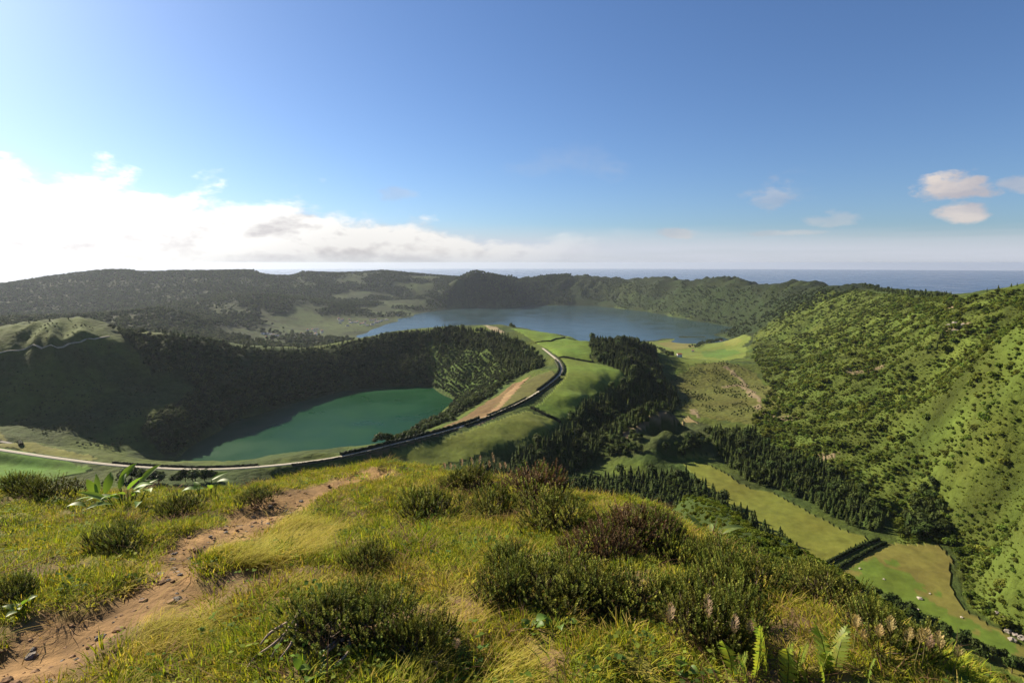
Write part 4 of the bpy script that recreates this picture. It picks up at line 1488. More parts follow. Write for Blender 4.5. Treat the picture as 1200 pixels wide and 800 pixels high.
def put_house(x, y, k, rz, label, group):
    z = float(H([x], [y])[0])
    e = empty('house', (x, y, z), rz, label, 'house', group)
    e.scale = (1.25, 1.25, 1.25)
    for nm, me in zip(('wall', 'roof', 'window'), HOUSES[k]):
        mesh_obj(nm, me, e)


rg = np.random.default_rng(5)
VILLAGE = [([(392, 376), (420, 377), (455, 372), (470, 368), (450, 376), (425, 383), (405, 384)], 34, 'white house in the village beside the far lake shore', 'houses by the lake shore'),
           ([(352, 388), (370, 385), (385, 387), (372, 392), (355, 393)], 14, 'white house among gardens in the middle of the caldera floor', 'houses on the caldera floor'),
           ([(306, 393), (345, 391), (348, 395), (310, 397)], 14, 'pale house beside the bright meadow behind the crater rim', 'houses by the bright meadow')]
for pp, n, lab, grp in VILLAGE:
    poly = poly_z(pp, 270)
    P = np.array(poly)
    c = 0
    while c < n:
        x, y = rg.uniform(P[:, 0].min(), P[:, 0].max()), rg.uniform(P[:, 1].min(), P[:, 1].max())
        if in_poly([x], [y], poly)[0]:
            put_house(x, y, int(rg.integers(0, 4)), rg.uniform(-.6, .6), lab, grp)
            c += 1
for (px, py) in ((796, 418), (812, 412), (845, 400)):
    p = hit(px, py)
    put_house(p[0], p[1], int(rg.integers(0, 4)), rg.uniform(-.6, .6), 'white farmhouse on the pastures by the blue lake', 'farmhouses on the lake pastures')


def rock_mesh(seed, flat=0.6):
    rd = random.Random(seed)
    bm = bmesh.new()
    bmesh.ops.create_icosphere(bm, subdivisions=2, radius=0.5)
    for v in bm.verts:
        n = v.co.normalized()
        v.co *= 1 + .28 * math.sin(n.x * 4 + seed) * math.cos(n.y * 5 + seed * 2) + rd.uniform(-.10, .10)
        v.co.z *= flat
    me = bpy.data.meshes.new('rock')
    bm.to_mesh(me)
    bm.free()
    return me


ROCKS = []
for k in range(4):
    me = rock_mesh(k + 3, (.55, .7, .5, .65)[k])
    me.materials.append(M_ROCK if k < 2 else M_PALEROCK)
    ROCKS.append(me)


def boulder(px, py, z, s, k, label, group, d=None):
    p = PZ(px, py, z) if z else hit(px, py)
    zz = float(H([p[0]], [p[1]])[0])
    o = mesh_obj('boulder', ROCKS[k])
    o.location = (p[0], p[1], zz + s * .12)
    o.scale = (s, s, s)
    o.rotation_euler = (0, 0, rg.uniform(0, 6.28))
    tag(o, label, 'boulder', group)


boulder(1078, 701, 440, 3.8, 2, 'largest pale boulder lying in the dry walled field', None)
for (px, py, s) in ((1008, 666, 2.2), (1036, 679, 1.8), (1076, 714, 2.4), (1090, 695, 1.6), (1127, 723, 2.0), (1022, 690, 1.5)):
    boulder(px, py, 440, s, 2 + int(s * 10) % 2, 'small pale boulder scattered on the dry walled field', 'boulders on the dry field')
for (px, py, s) in ((1182, 740, 5), (1190, 744, 4), (1186, 750, 4.5), (1197, 748, 5), (1175, 724, 4), (1168, 718, 3)):
    boulder(px, py, None, s, 1, 'grey boulder in the rockfall at the foot of the fern hillside', 'rockfall boulders')
for (px, py, s) in ((552, 492, 4), (560, 492, 3), (563, 491, 3.4), (567, 490, 3), (547, 495, 2.4)):
    boulder(px, py, None, s, 3, 'pale heap of rubble in the earth lay by beside the road', 'rubble heaps beside the road')
for (px, py, s) in ((1113, 382, 9), (1119, 379, 8), (1124, 384, 9), (1121, 388, 7), (1129, 381, 7), (1116, 388, 6)):
    boulder(px, py, None, s, 0, 'brown rock outcropping high on the green hillside beside the gully', 'rock outcrop on the hillside')


def car_at(px, py):
    """small dark hatchback seen from afar"""
    p0 = np.array(PZ(px, py, 478.5)[:2])
    d, s = seg_dist(p0[:1], p0[1:], ROADXY)
    s = float(s[0])
    f = lambda t: np.array([np.interp(t, ROAD_S, [q[0] for q in ROADXY]), np.interp(t, ROAD_S, [q[1] for q in ROADXY])])
    c, t = f(s), f(s + 3) - f(s - 3)
    z = float(H([c[0]], [c[1]])[0]) + .50
    e = empty('car', (c[0], c[1], z), math.atan2(t[1], t[0]), 'small dark car driving on the pale gravel road', 'car')
    prof = [(-2.0, .35), (-2.05, .85), (-1.75, 1.0), (1.0, .98), (1.95, .80), (2.05, .38)]
    b = MB()
    for sgn in (-1, 1):
        b.face([(x, sgn * .82, zz) for x, zz in prof][::sgn])
    b.grid([[(x, -.82, zz), (x, .82, zz)] for x, zz in prof + [prof[0]]])
    b.build('body', M_CARPAINT, e)
    cab = [(-1.75, .99), (-1.45, 1.42), (.05, 1.45), (.95, .97)]
    g = MB()
    for sgn in (-1, 1):
        g.face([(x, sgn * (.74 if zz < 1.2 else .62), zz) for x, zz in cab][::sgn])
    g.grid([[(x, -(.74 if zz < 1.2 else .62), zz), (x, (.74 if zz < 1.2 else .62), zz)] for x, zz in cab])
    g.build('cabin_glass', M_GLASS, e)
    r = MB()
    r.grid([[(-1.45, -.61, 1.46), (-1.45, .61, 1.46)], [(.05, -.61, 1.49), (.05, .61, 1.49)]])
    r.build('roof', M_CARPAINT, e)
    for x in (-1.25, 1.3):
        for y in (-.78, .78):
            w = MB()
            w.tube([(0, -.1, 0), (0, .1, 0)], [.32, .32], 14)
            o = w.build('wheel', M_TYRE, e)
            o.location = (x, y, .32)
    for y in (-.55, .55):
        h = MB()
        h.face([(2.03, y - .18, .60), (2.03, y + .18, .60), (1.99, y + .18, .74), (1.99, y - .18, .74)])
        h.build('headlight', M_PLASTER, e)


car_at(593, 486)

# ---------------------------------------------------------------- the viewpoint: turf, heather and other plants
def near_hit(px, py, d1=22.0):
    a, u = ray_ratio(px, py)
    D = np.linspace(1.0, d1, 1800)
    ok = H(D * a, D) >= CAMZ + D * u
    k = int(np.argmax(ok)) if ok.any() else int(np.argmin(CAMZ + D * u - H(D * a, D)))
    return Vector((D[k] * a, D[k], float(H([D[k] * a], [D[k]])[0])))


M_GRASS = veg_mat('grass_blades', (1, 1, 1), 0.28, 0.75, 0.45, 0.014)
M_HEATH = veg_mat('heather_sprigs', (1, 1, 1), 0.15, 0.6, 0.22, 0.010)
M_TWIG = plain_mat('heather_wood', (0.16, 0.115, 0.085), 0.9, 30.0, 0.4)
M_ROOT = plain_mat('bleached_root_wood', (0.25, 0.185, 0.14), 0.85, 25.0, 0.35)
M_LEAF = veg_mat('ginger_leaf', (1, 1, 1), 0.1, 0.5, 0.45, 0.01, True, 0.3)
M_PLUME = veg_mat('seed_head', (1, 1, 1), 0.1, 0.8, 0.3, 0.01)
M_CLOD = plain_mat('earth_clod', (0.215, 0.125, 0.062), 0.95, 20.0, 0.35)

STRAW, YELLOW, GREEN, DEEP = (0.44, 0.33, 0.095), (0.36, 0.345, 0.032), (0.215, 0.275, 0.026), (0.090, 0.130, 0.016)


def mixc(a, b, t):
    return tuple(a[i] * (1 - t) + b[i] * t for i in range(3))


def blade(mb, base, ang, L, w, lean, col, rd, seg=3):
    ca, sa = math.cos(ang), math.sin(ang)
    rows = []
    cols = []
    tw = rd.uniform(-.8, .8)
    for k in range(seg + 1):
        t = k / seg
        out = lean * L * (t ** 1.7)
        z = L * (t - .38 * lean * t * t)
        c = Vector(base) + Vector((ca * out, sa * out, z))
        ww = w * (1 - t ** 1.5) + .0003
        sx, sy = -math.sin(ang + tw * t), math.cos(ang + tw * t)
        rows.append([c + Vector((sx, sy, 0)) * ww, c - Vector((sx, sy, 0)) * ww])
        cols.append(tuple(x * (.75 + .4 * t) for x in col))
    mb.grid(rows, cols)


def grass_clump(seed, n, rad, lmin, lmax, lean, pal, w=.0022, comb=None):
    rd = random.Random(seed)
    mb = MB()
    for i in range(n):
        r = rad * math.sqrt(rd.random())
        a = rd.uniform(0, 6.283)
        ang = a + rd.uniform(-.9, .9) if comb is None else comb + rd.gauss(0, .5)
        c0, c1 = rd.choice(pal), rd.choice(pal)
        blade(mb, (r * math.cos(a), r * math.sin(a), -.01), ang, rd.uniform(lmin, lmax), w * rd.uniform(.7, 1.5), abs(rd.gauss(lean, .3)), mixc(c0, c1, rd.random()), rd)
    return mb


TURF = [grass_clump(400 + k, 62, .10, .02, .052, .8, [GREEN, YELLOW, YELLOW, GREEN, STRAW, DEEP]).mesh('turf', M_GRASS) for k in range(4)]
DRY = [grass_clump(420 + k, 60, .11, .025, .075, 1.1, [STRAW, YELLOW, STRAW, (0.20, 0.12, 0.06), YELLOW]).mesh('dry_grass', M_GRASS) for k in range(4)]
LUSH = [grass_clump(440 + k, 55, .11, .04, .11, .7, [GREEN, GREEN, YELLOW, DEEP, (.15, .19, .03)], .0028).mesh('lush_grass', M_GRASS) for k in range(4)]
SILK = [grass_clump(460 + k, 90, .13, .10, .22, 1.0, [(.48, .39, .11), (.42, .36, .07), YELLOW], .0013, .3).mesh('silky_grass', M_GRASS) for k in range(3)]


def spray(mb, p, d, L, rd, col, tipcol):
    """one heather sprig: a thin shoot set with short needles"""
    d = d.normalized()
    side = d.orthogonal().normalized()
    m = 11
    for k in range(m):
        t = (k + rd.random()) / m
        q = p + d * L * t
        for s in range(3):
            v = side.copy()
            v.rotate(Matrix.Rotation(rd.uniform(0, 6.283), 3, d))
            nl = .027 * (1.1 - .45 * t) * rd.uniform(.8, 1.3)
            tip = q + (v * .75 + d * .8).normalized() * nl
            w = d.cross(v) * .0066
            c = mixc(col, tipcol, t)
            g = rd.uniform(.75, 1.25)
            c = tuple(x * g for x in c)
            mb.face([q + w, tip, q - w], c)


def heather(seed, n, wid, hei, pal):
    """foliage and woody stems of one heather shrub about a metre across"""
    rd = random.Random(seed)
    fo, st = MB(), MB()
    lumps = [(rd.uniform(-.32, .32) * wid, rd.uniform(-.32, .32) * wid, rd.uniform(.55, 1.0), rd.uniform(.10, .24) * wid) for _ in range(8)]
    lumps[0] = (0, 0, 1, .3 * wid)
    for i in range(n):
        lx, ly, lh, lr = rd.choices(lumps, [q[3] ** 2 for q in lumps])[0]
        a = rd.uniform(0, 6.283)
        u = rd.random()
        r = lr * math.sqrt(u) * 1.15
        x, y = lx + r * math.cos(a), ly + r * math.sin(a)
        ztop = hei * lh * (1 - .62 * u ** 1.3)
        z = ztop * rd.uniform(.62, 1.0) if rd.random() < .75 else ztop * rd.uniform(.2, .7)
        d = Vector((math.cos(a) * (.25 + .7 * u), math.sin(a) * (.25 + .7 * u), 1.0 + rd.uniform(-.2, .2)))
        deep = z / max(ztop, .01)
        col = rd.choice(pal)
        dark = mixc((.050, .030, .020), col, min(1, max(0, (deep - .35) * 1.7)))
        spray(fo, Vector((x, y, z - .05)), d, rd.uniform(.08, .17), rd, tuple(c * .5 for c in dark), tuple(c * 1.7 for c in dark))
    for i in range(34):
        lx, ly, lh, lr = rd.choice(lumps)
        a = rd.uniform(0, 6.283)
        p0 = Vector((rd.uniform(-.12, .12) * wid + lx * .4, rd.uniform(-.12, .12) * wid + ly * .4, -.03))
        p3 = Vector((lx + lr * math.cos(a) * .9, ly + lr * math.sin(a) * .9, hei * lh * rd.uniform(.45, .8)))
        p1 = p0.lerp(p3, .35) + Vector((rd.uniform(-.04, .04), rd.uniform(-.04, .04), rd.uniform(-.03, .05)))
        p2 = p0.lerp(p3, .7) + Vector((rd.uniform(-.04, .04), rd.uniform(-.04, .04), rd.uniform(-.02, .05)))
        st.tube([p0, p1, p2, p3], [.008, .006, .004, .002], 4)
    return fo.mesh('foliage', M_HEATH), st.mesh('stem', M_TWIG)


HP = [(.140, .162, .028), (.110, .140, .024), (.172, .182, .034), (.074, .100, .020)]
HB = [(.120, .065, .040), (.095, .055, .034), (.135, .090, .050)]
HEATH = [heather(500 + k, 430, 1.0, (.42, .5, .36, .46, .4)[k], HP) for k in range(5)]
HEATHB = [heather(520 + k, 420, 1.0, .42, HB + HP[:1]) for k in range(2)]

SHRUBS = [
    # px, py of the base, width m, height scale, kind, label
    (385, 748, .54, .62, 0, 'dark heather shrub with bleached roots trailing from its left side'),
    (450, 747, .48, .58, 1, 'bushy heather shrub beside the one with bleached roots'),
    (420, 715, .45, .5, 2, 'heather clump behind the shrub with bleached roots'),
    (488, 772, .40, .70, 3, 'small dark heather tuft next to the pale seed head'),
    (432, 668, .42, .55, 4, 'low heather tuft in the open grass beyond the rooted shrub'),
    (505, 608, .85, .8, 0, 'dark heather shrub with bare grey stems on the grassy crest'),
    (575, 606, .8, .8, 3, 'dark heather shrub on the crest, touching the bare stemmed one'),
    (552, 572, .80, .75, 2, 'rounded heather cushion at the top of the grassy crest'),
    (626, 582, .95, .95, 'b', 'brown dead heather with tangled bare twigs on the crest'),
    (655, 618, .80, .80, 1, 'green heather cushion just below the brown dead heather'),
    (742, 640, .75, 1.0, 'b', 'reddish brown withered heather in the middle of the thicket'),
    (700, 655, .60, .70, 'b', 'half withered heather with straw in its hollow'),
    (888, 700, .56, .85, 4, 'dark heather shrub standing alone on the grass below the thicket'),
    (935, 690, .50, .70, 2, 'small heather on the grassy slope edge above the dry field'),
    (962, 712, .50, .65, 1, 'low dark heather near the cut grassy edge of the slope'),
    (1030, 758, .45, .6, 3, 'low heather among straw at the end of the slope'),
    (140, 642, .48, .5, 3, 'dark heather tucked in a hollow beside the worn path'),
    (210, 604, .55, .60, 1, 'small dark heather at the top of the worn path'),
    (22, 578, .8, .7, 2, 'dark heather on the left crest above the bright green field'),
    (62, 585, .8, .7, 4, 'low heather between the leafy ginger plant and the left crest'),
    (15, 705, .36, .45, 0, 'small heather among lush grass across the path'),
    (300, 590, .5, .4, 1, 'tiny heather beside the path under the crest'),
]
for (px, py) in ((605, 668), (700, 628), (762, 628), (820, 655), (585, 700), (635, 712), (690, 705), (745, 712), (800, 712), (845, 706), (790, 668), (868, 742), (780, 632), (850, 672), (660, 684), (822, 740)):
    SHRUBS.append((px, py, random.uniform(.42, .62), random.uniform(.5, .85), random.randrange(5), 'olive green heather shrub crowded in the large thicket on the crest'))
shrub_xy = []
for k, (px, py, w, hs, kind, lab) in enumerate(SHRUBS):
    p = near_hit(px, py)
    fo, st = HEATHB[k % 2] if kind == 'b' else HEATH[kind]
    e = empty('heather_shrub', p, random.uniform(0, 6.28), lab, 'shrub', 'heather thicket on the crest' if 'crowded' in lab else None)
    e.scale = (w, w, w * .55 + .45 * hs)
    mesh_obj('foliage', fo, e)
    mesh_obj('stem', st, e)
    shrub_xy.append((p.x, p.y, w))

# grass
def turf_points(n, rmax, seed, power=1.0):
    rg = np.random.default_rng(seed)
    r = 1.2 + (rmax - 1.2) * rg.uniform(0, 1, n) ** power
    a = rg.uniform(R(-50), R(56), n)
    return np.stack([r * np.sin(a), r * np.cos(a)], 1), rg


def shrub_clear(xy):
    m = np.ones(len(xy), bool)
    for (x, y, w) in shrub_xy:
        m &= np.hypot(xy[:, 0] - x, xy[:, 1] - y) > w * .26
    return m


def patches(xy):
    g = fbm(xy[:, 0] / 1.3, xy[:, 1] / 1.3, 3, 71)
    left = sstep(xy[:, 0], 0.2, -2.2)
    return g, left


def lay(name, n, rmax, seed, protos, want, smin, smax, label, power=.85):
    xy, rg = turf_points(n, rmax, seed, power)
    pm = path_mask(xy[:, 0], xy[:, 1])
    g, left = patches(xy)
    bare = sstep(fbm(xy[:, 0] / .8 + 5, xy[:, 1] / .8, 4, 59), .15, .5)
    keep = (rg.uniform(0, 1, n) > bare * .8) & want(xy, g, left, rg) & (rg.uniform(0, 1, n) > pm * 1.25) & shrub_clear(xy)
    xy = xy[keep]
    s = rg.uniform(smin, smax, len(xy)) * (1 - .5 * pm[keep])
    scatter(name, drape(xy), s, rg.uniform(0, 6.28, len(xy)), proto_collection(name, protos), label,
            tilt=rg.normal(0, .12, (len(xy), 2)))


lay('turf_grass', 24000, 13, 81, TURF, lambda xy, g, l, q: q.uniform(0, 1, len(xy)) < .85, .8, 1.5, 'short yellow green turf on the viewpoint crest', .7)
lay('dry_grass', 7500, 12, 82, DRY, lambda xy, g, l, q: g - .35 * l > q.uniform(-.5, .35, len(xy)), .8, 1.5, 'straw coloured dry grass on the viewpoint crest')
lay('lush_grass', 5000, 12, 83, LUSH, lambda xy, g, l, q: (.25 + .55 * l - g) > q.uniform(0, 1.0, len(xy)), .6, 1.25, 'longer fresh green grass on the viewpoint crest')
# small weeds and dead stems through the turf
def weed_clump(seed, col, n=12):
    rd = random.Random(seed)
    mb = MB()
    for i in range(n):
        a, r = rd.uniform(0, 6.283), .06 * math.sqrt(rd.random())
        p = Vector((r * math.cos(a), r * math.sin(a), rd.uniform(.015, .05)))
        d = Vector((math.cos(a), math.sin(a), rd.uniform(-.3, .7))).normalized() * rd.uniform(.012, .026)
        s = d.cross(Vector((0, 0, 1))).normalized() * d.length * .5
        g = rd.uniform(.7, 1.3)
        mb.face([p, p + d * .5 + s, p + d, p + d * .5 - s], tuple(c * g for c in col))
    return mb.mesh('weed', M_GRASS)


WEEDS = [weed_clump(600, (.14, .22, .035)), weed_clump(601, (.10, .16, .035), 16), weed_clump(602, (.20, .24, .04), 9)]
BROWNS = [grass_clump(610 + k, 26, .12, .04, .13, 1.6, [(.20, .12, .065), (.14, .085, .05), (.30, .20, .10)], .0024).mesh('dead_stems', M_GRASS) for k in range(3)]
lay('meadow_weeds', 2600, 11, 88, WEEDS, lambda xy, g, l, q: (.1 + .5 * l - g) > q.uniform(-.3, .8, len(xy)), .8, 1.7, 'small leafy weeds growing through the turf')
lay('dead_stems', 2600, 11, 89, BROWNS, lambda xy, g, l, q: fbm(xy[:, 0] / .9, xy[:, 1] / .9, 3, 74) > q.uniform(-.1, .5, len(xy)), .7, 1.5, 'brown dead stems and litter lying in the turf')
# silky pale tussocks
for k, (px, py, rx) in enumerate(((300, 645, .55), (270, 655, .3), (190, 745, .3), (330, 625, .35), (520, 790, .4))):
    pass
sk = []
rg = np.random.default_rng(84)
for (px, py, rad, n) in ((318, 645, .40, 34), (350, 622, .35, 20), (190, 752, .22, 14), (555, 786, .4, 12)):
    p = near_hit(px, py)
    for i in range(n):
        a, r = rg.uniform(0, 6.28), rad * math.sqrt(rg.uniform(0, 1))
        sk.append((p.x + r * math.cos(a), p.y + r * math.sin(a)))
sk = np.array(sk)
scatter('silky_grass', drape(sk), rg.uniform(.6, 1.1, len(sk)), rg.normal(0, .4, len(sk)), proto_collection('silky_grass', SILK), 'pale silky grass combed over beside the worn path')
# tussocks down the outer slope and over the spur
rg = np.random.default_rng(85)
n = 20000
r_ = 12 * (75 / 12) ** rg.uniform(0, 1, n)
a_ = rg.uniform(R(-48), R(58), n)
xy = np.stack([r_ * np.sin(a_), r_ * np.cos(a_)], 1)
xy = xy[(a_ > R(2)) | (r_ < 30)]
s = np.hypot(xy[:, 0], xy[:, 1]) * .035 * rg.uniform(.7, 1.4, len(xy)) + .6
scatter('slope_grass', drape(xy) - np.array([0, 0, .05]), s, rg.uniform(0, 6.28, len(xy)), proto_collection('slope_grass', TURF + LUSH[:2] + DRY[:2]), 'rough green grass down the outer slope and over the spur')
# ferns over the far part of the spur
n = 9000
r_ = np.sqrt(rg.uniform(45.0 ** 2, 190.0 ** 2, n))
a_ = rg.uniform(R(6), R(55), n)
xy = np.stack([r_ * np.sin(a_), r_ * np.cos(a_)], 1)
scatter('spur_fern', drape(xy), rg.uniform(.6, 1.7, len(xy)), rg.uniform(0, 6.28, len(xy)), proto_collection('spur_fern', FERNY), 'low fern and grass tufts covering the round spur')
# bushes on the spur
n = 700
r_ = 25 * (180 / 25) ** rg.uniform(0, 1, n)
a_ = rg.uniform(R(10), R(50), n)
xy = np.stack([r_ * np.sin(a_), r_ * np.cos(a_)], 1)
xy = xy[fbm(xy[:, 0] / 14, xy[:, 1] / 14, 3, 73) > .12]
scatter('spur_scrub', drape(xy), rg.uniform(.7, 2.0, len(xy)), rg.uniform(0, 6.28, len(xy)), C_BUSH, 'low scrub dotted over the grassy spur below the crest')

# clods and pebbles on the path
CLODS = []
for k in range(3):
    me = rock_mesh(20 + k, .55)
    me.materials.append(M_CLOD if k < 2 else M_ROCK)
    CLODS.append(me)
xy, rg = turf_points(16000, 10, 86, .8)
xy = xy[path_mask(xy[:, 0], xy[:, 1]) > rg.uniform(.15, .9, len(xy))]
scatter('path_clods', drape(xy) - np.array([0, 0, .05]), rg.uniform(0, 1, len(xy)) ** 4 * .06 + .009, rg.uniform(0, 6.28, len(xy)), proto_collection('path_clods', CLODS), 'crumbled earth clods and small stones strewn on the path')
xy, rg = turf_points(2600, 10, 87, .8)
pm = path_mask(xy[:, 0], xy[:, 1])
xy = xy[(pm > .1) & (rg.uniform(0, 1, len(xy)) < .35)]
DEAD = [grass_clump(480 + k, 14, .10, .05, .16, 1.9, [STRAW, (.25, .17, .09)], .0018).mesh('litter', M_GRASS) for k in range(2)]
scatter('path_litter', drape(xy) - np.array([0, 0, .045]), rg.uniform(.6, 1.3, len(xy)), rg.uniform(0, 6.28, len(xy)), proto_collection('path_litter', DEAD), 'dead grass litter trodden into the earth path')

# --- single plants
def leaf_blade(L, w, bend, droop, col, fold=.25, seg=7):
    """broad lance-shaped leaf along +X, rising then drooping"""
    mb = MB()
    rows, cols = [], []
    ang, x, z = bend, 0.0, 0.0
    for k in range(seg + 1):
        t = k / seg
        ww = w * math.sin(math.pi * min(1, .06 + .94 * t) ** .8) + .002
        rows.append([(x, -ww, z + ww * fold), (x, -ww * .5, z + ww * fold * .4), (x, 0, z), (x, ww * .5, z + ww * fold * .4), (x, ww, z + ww * fold)])
        cols.append(tuple(c * (.9 + .2 * t) for c in col))
        ang -= droop / seg
        x += L / seg * math.cos(ang)
        z += L / seg * math.sin(ang)
    mb.grid(rows, cols)
    return mb


def leafy_plant(name, px, py, leaves, L, w, label, cat, spread=.3, hgt=.25, seed=0, col=(.15, .25, .04)):
    rd = random.Random(seed)
    p = near_hit(px, py)
    e = empty(name, p, 0, label, cat)
    for k in range(leaves):
        a = 6.283 * k / leaves + rd.uniform(-.4, .4)
        g = rd.uniform(.75, 1.3)
        lb = leaf_blade(L * rd.uniform(.7, 1.15), w * rd.uniform(.8, 1.15), rd.uniform(.5, 1.25), rd.uniform(.4, 1.3), tuple(c * g for c in col)).build('leaf', M_LEAF, e, True)
        r = spread * rd.uniform(.1, 1)
        lb.location = (r * math.cos(a + .7), r * math.sin(a + .7), hgt * rd.uniform(.3, 1))
        lb.rotation_euler = (rd.uniform(-.5, .5), 0, a)
        s = MB()
        s.tube([(lb.location.x * .6, lb.location.y * .6, -.05), (lb.location.x * .85, lb.location.y * .85, lb.location.z * .5), tuple(lb.location)], [.008, .007, .004], 5, (.09, .13, .03))
        s.build('stem', M_LEAF, e)
    return e


leafy_plant('ginger_plant', 146, 590, 19, .32, .044, 'leafy ginger plant with long glossy bright leaves at the left crest', 'plant', .45, .20, 3)
leafy_plant('ginger_plant', 243, 584, 6, .28, .04, 'smaller ginger plant with few upright leaves near the path top', 'plant', .14, .25, 4)
leafy_plant('ginger_plant', 840, 622, 6, .30, .035, 'pale leaved plant poking over the thicket edge toward the spur', 'plant', .15, .15, 5, (.15, .20, .06))
for k, (px, py, lab) in enumerate(((622, 742, 'low broad leaved weed at the foot of the withered heather'), (655, 738, 'bright leafy weed beside the broad leaved one under the thicket'),
                                   (366, 790, 'small leafy weed at the foot of the rooted heather shrub'), (470, 790, 'small green weed below the pale seed head'),
                                   (795, 790, 'bright rosette of leaves between thicket and fern'), (25, 715, 'leafy weed in lush grass left of the path'))):
    leafy_plant('broadleaf_weed', px, py, 7, .065, .024, lab, 'plant', .07, .04, 20 + k, (.12, .20, .03))


def fern(px, py, fronds, L, label, seed):
    rd = random.Random(seed)
    p = near_hit(px, py)
    e = empty('fern', p, 0, label, 'fern')
    for k in range(fronds):
        mb = MB()
        n = 20
        lean = rd.uniform(.05, .32)
        g = rd.uniform(.85, 1.2)
        col = (.20 * g, .25 * g, .04 * g)
        LL = L * rd.uniform(.65, 1.1)
        pts = []
        for i in range(n + 1):
            t = i / n
            pts.append(Vector((lean * LL * t ** 2, 0, LL * (t - .18 * t * t))))
        for i in range(2, n):
            t = i / n
            q, dd = pts[i], (pts[i + 1] - pts[i - 1]).normalized()
            w = .045 * LL / .3 * math.sin(math.pi * (t * .88 + .10)) ** .8
            for s in (-1, 1):
                tip = q + Vector((0, s * w, 0)) + dd * w * .45 + Vector((.012, 0, -.01)) * rd.uniform(0, 1)
                hw = dd * LL / n * .52
                c = tuple(x * rd.uniform(.85, 1.15) for x in col)
                mb.face([q - hw, q.lerp(tip, .5) - hw * .9, tip, q.lerp(tip, .5) + hw * .7, q + hw * .6], c)
        mb.tube([pts[i] for i in range(0, n + 1, 4)], [.003, .003, .0025, .002, .0015, .001], 4, (.14, .16, .04))
        o = mb.build('frond', M_LEAF, e)
        o.location = (rd.uniform(-.28, .28), rd.uniform(-.06, .06), -.02)
        o.rotation_euler = (rd.uniform(-.2, .2), rd.uniform(-.1, .15), rd.uniform(-.9, .9) + (0 if k % 2 else 3.14))
    return e


fern(925, 800, 9, .36, 'bright green fern with upright fronds under the dark thicket', 1)
fern(880, 795, 4, .30, 'smaller fern with narrow fronds between seed heads and the big fern', 2)
fern(1000, 800, 3, .22, 'little fern at the grassy edge beside the big fern', 3)


def seed_grass(px, py, h, label, seed, col=(.36, .26, .18), group=None):
    rd = random.Random(seed)
    p = near_hit(px, py)
    e = empty('grass_stalk', p, 0, label, 'grass stalk')
    lx, ly = rd.uniform(-.12, .12) * h, rd.uniform(-.05, .05) * h
    path = [Vector((lx * t * t, ly * t * t, h * t)) for t in (0, .25, .5, .75, 1)]
    st = MB()
    st.tube([q - Vector((0, 0, .02)) for q in path], [.0022, .002, .0016, .0012, .0008], 4, (.25, .22, .08))
    st.build('stalk', M_PLUME, e)
    pl = MB()
    for i in range(90):
        t = rd.uniform(.66, 1.0)
        q = Vector((lx * t * t, ly * t * t, h * t))
        a = rd.uniform(0, 6.283)
        w = .016 * math.sin(math.pi * min(1, (t - .62) / .40)) + .003
        d = Vector((math.cos(a) * w, math.sin(a) * w, .010))
        s = Vector((-math.sin(a), math.cos(a), 0)) * .0022
        g = rd.uniform(.7, 1.25)
        pl.face([q, q + d + s, q + d * 1.35 + Vector((0, 0, .006)), q + d - s], tuple(c * g for c in col))
    pl.build('seed_head', M_PLUME, e)
    if group:
        e['group'] = group
    return e


for k, (px, py, h, lab) in enumerate(((829, 775, .36, 'tallest feathery grass seed head in front of the dark thicket'), (858, 782, .27, 'shorter feathery seed head between the tall one and the fern'),
                                      (873, 775, .22, 'smallest feathery seed head next to the fern fronds'), (784, 775, .30, 'slender bleached stalk at the corner of the thicket'),
                                      (535, 782, .14, 'short pale seed head standing in the open grass'), (1085, 790, .20, 'straw coloured stalk at the low end of the slope'))):
    seed_grass(px, py, h, lab, 60 + k)
for k in range(12):
    seed_grass(522 + k * 6.5, 562 + random.uniform(-2, 3), random.uniform(.20, .42), 'feathery brownish seed head in the fringe along the top of the crest', 80 + k, group='seed head fringe on the crest')
M_ = None
for k in range(9):
    seed_grass(1000 + k * 14 + random.uniform(-5, 5), 765 + k * 4, random.uniform(.12, .24), 'straw coloured stalk in the dry fringe at the slope edge', 120 + k, (.42, .33, .16), 'dry stalks at the slope edge')


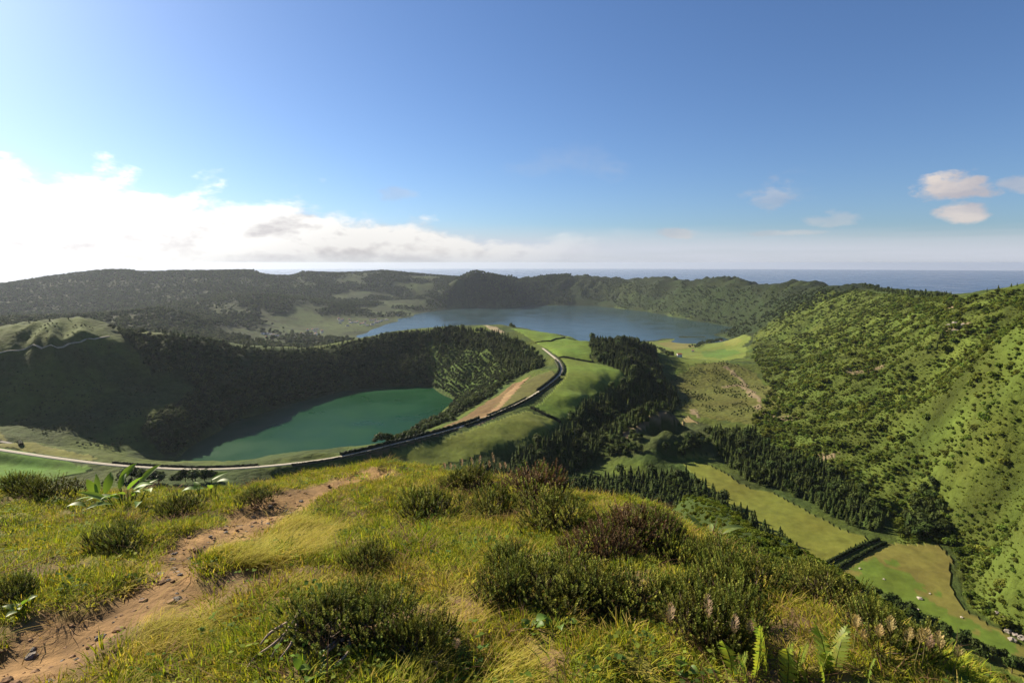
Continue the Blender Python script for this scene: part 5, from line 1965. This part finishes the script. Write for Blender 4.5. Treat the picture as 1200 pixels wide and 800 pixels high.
def roots(pts_list, label):
    base = near_hit(*pts_list[0][0][:2])
    e = empty('bleached_root', base, 0, label, 'root')
    for strand in pts_list:
        P = []
        for (px, py, lift) in strand:
            q = near_hit(px, py)
            P.append(q - base + Vector((0, 0, lift)))
        P = [Vector(t) for t in smooth_line([tuple(q) for q in P], 4)]
        n = len(P)
        mb = MB()
        mb.tube(P, [.011 * (1 - .65 * i / n) for i in range(n)], 6)
        mb.build('root_strand', M_ROOT, e, True)


roots([[(352, 735, .10), (346, 742, .07), (335, 752, .05), (318, 766, .04), (300, 778, .03), (288, 788, .01)], [(340, 745, .05), (332, 756, .04), (318, 775, .02)], [(352, 735, .1), (345, 760, .05), (326, 780, .02)],
       [(338, 740, .05), (318, 750, .04), (305, 760, .02)]], 'tangle of bleached roots trailing downhill from the dark heather')
roots([[(404, 755, .06), (410, 762, .05), (408, 774, .04), (392, 788, .03), (378, 797, .01)], [(405, 760, .06), (385, 770, .03), (372, 785, .01)], [(398, 758, .04), (382, 766, .03)]], 'forked bleached root in front of the bushy heather')

# ---------------------------------------------------------------- haze
def make_haze():
    mb = MB()
    s, z0, z1 = 72000.0, -60.0, CAMZ + 25.0
    P = [(x, y, z) for z in (z0, z1) for (x, y) in ((-s, -s), (s, -s), (s, s), (-s, s))]
    for f in ((3, 2, 1, 0), (4, 5, 6, 7), (0, 1, 5, 4), (1, 2, 6, 5), (2, 3, 7, 6), (3, 0, 4, 7)):
        mb.face([P[i] for i in f])
    m = bpy.data.materials.new('haze')
    m.use_nodes = True
    nt = m.node_tree
    nt.nodes.remove(nt.nodes['Principled BSDF'])
    pv = nt.nodes.new('ShaderNodeVolumePrincipled')
    pv.inputs['Color'].default_value = (0.52, 0.59, 0.72, 1)
    pv.inputs['Density'].default_value = 1.7e-5
    pv.inputs['Anisotropy'].default_value = 0.35
    nt.links.new(pv.outputs[0], nt.nodes['Material Output'].inputs['Volume'])
    o = mb.build('haze', m)
    tag(o, 'thin bluish haze filling the air over the caldera', None, None, 'stuff')


make_haze()
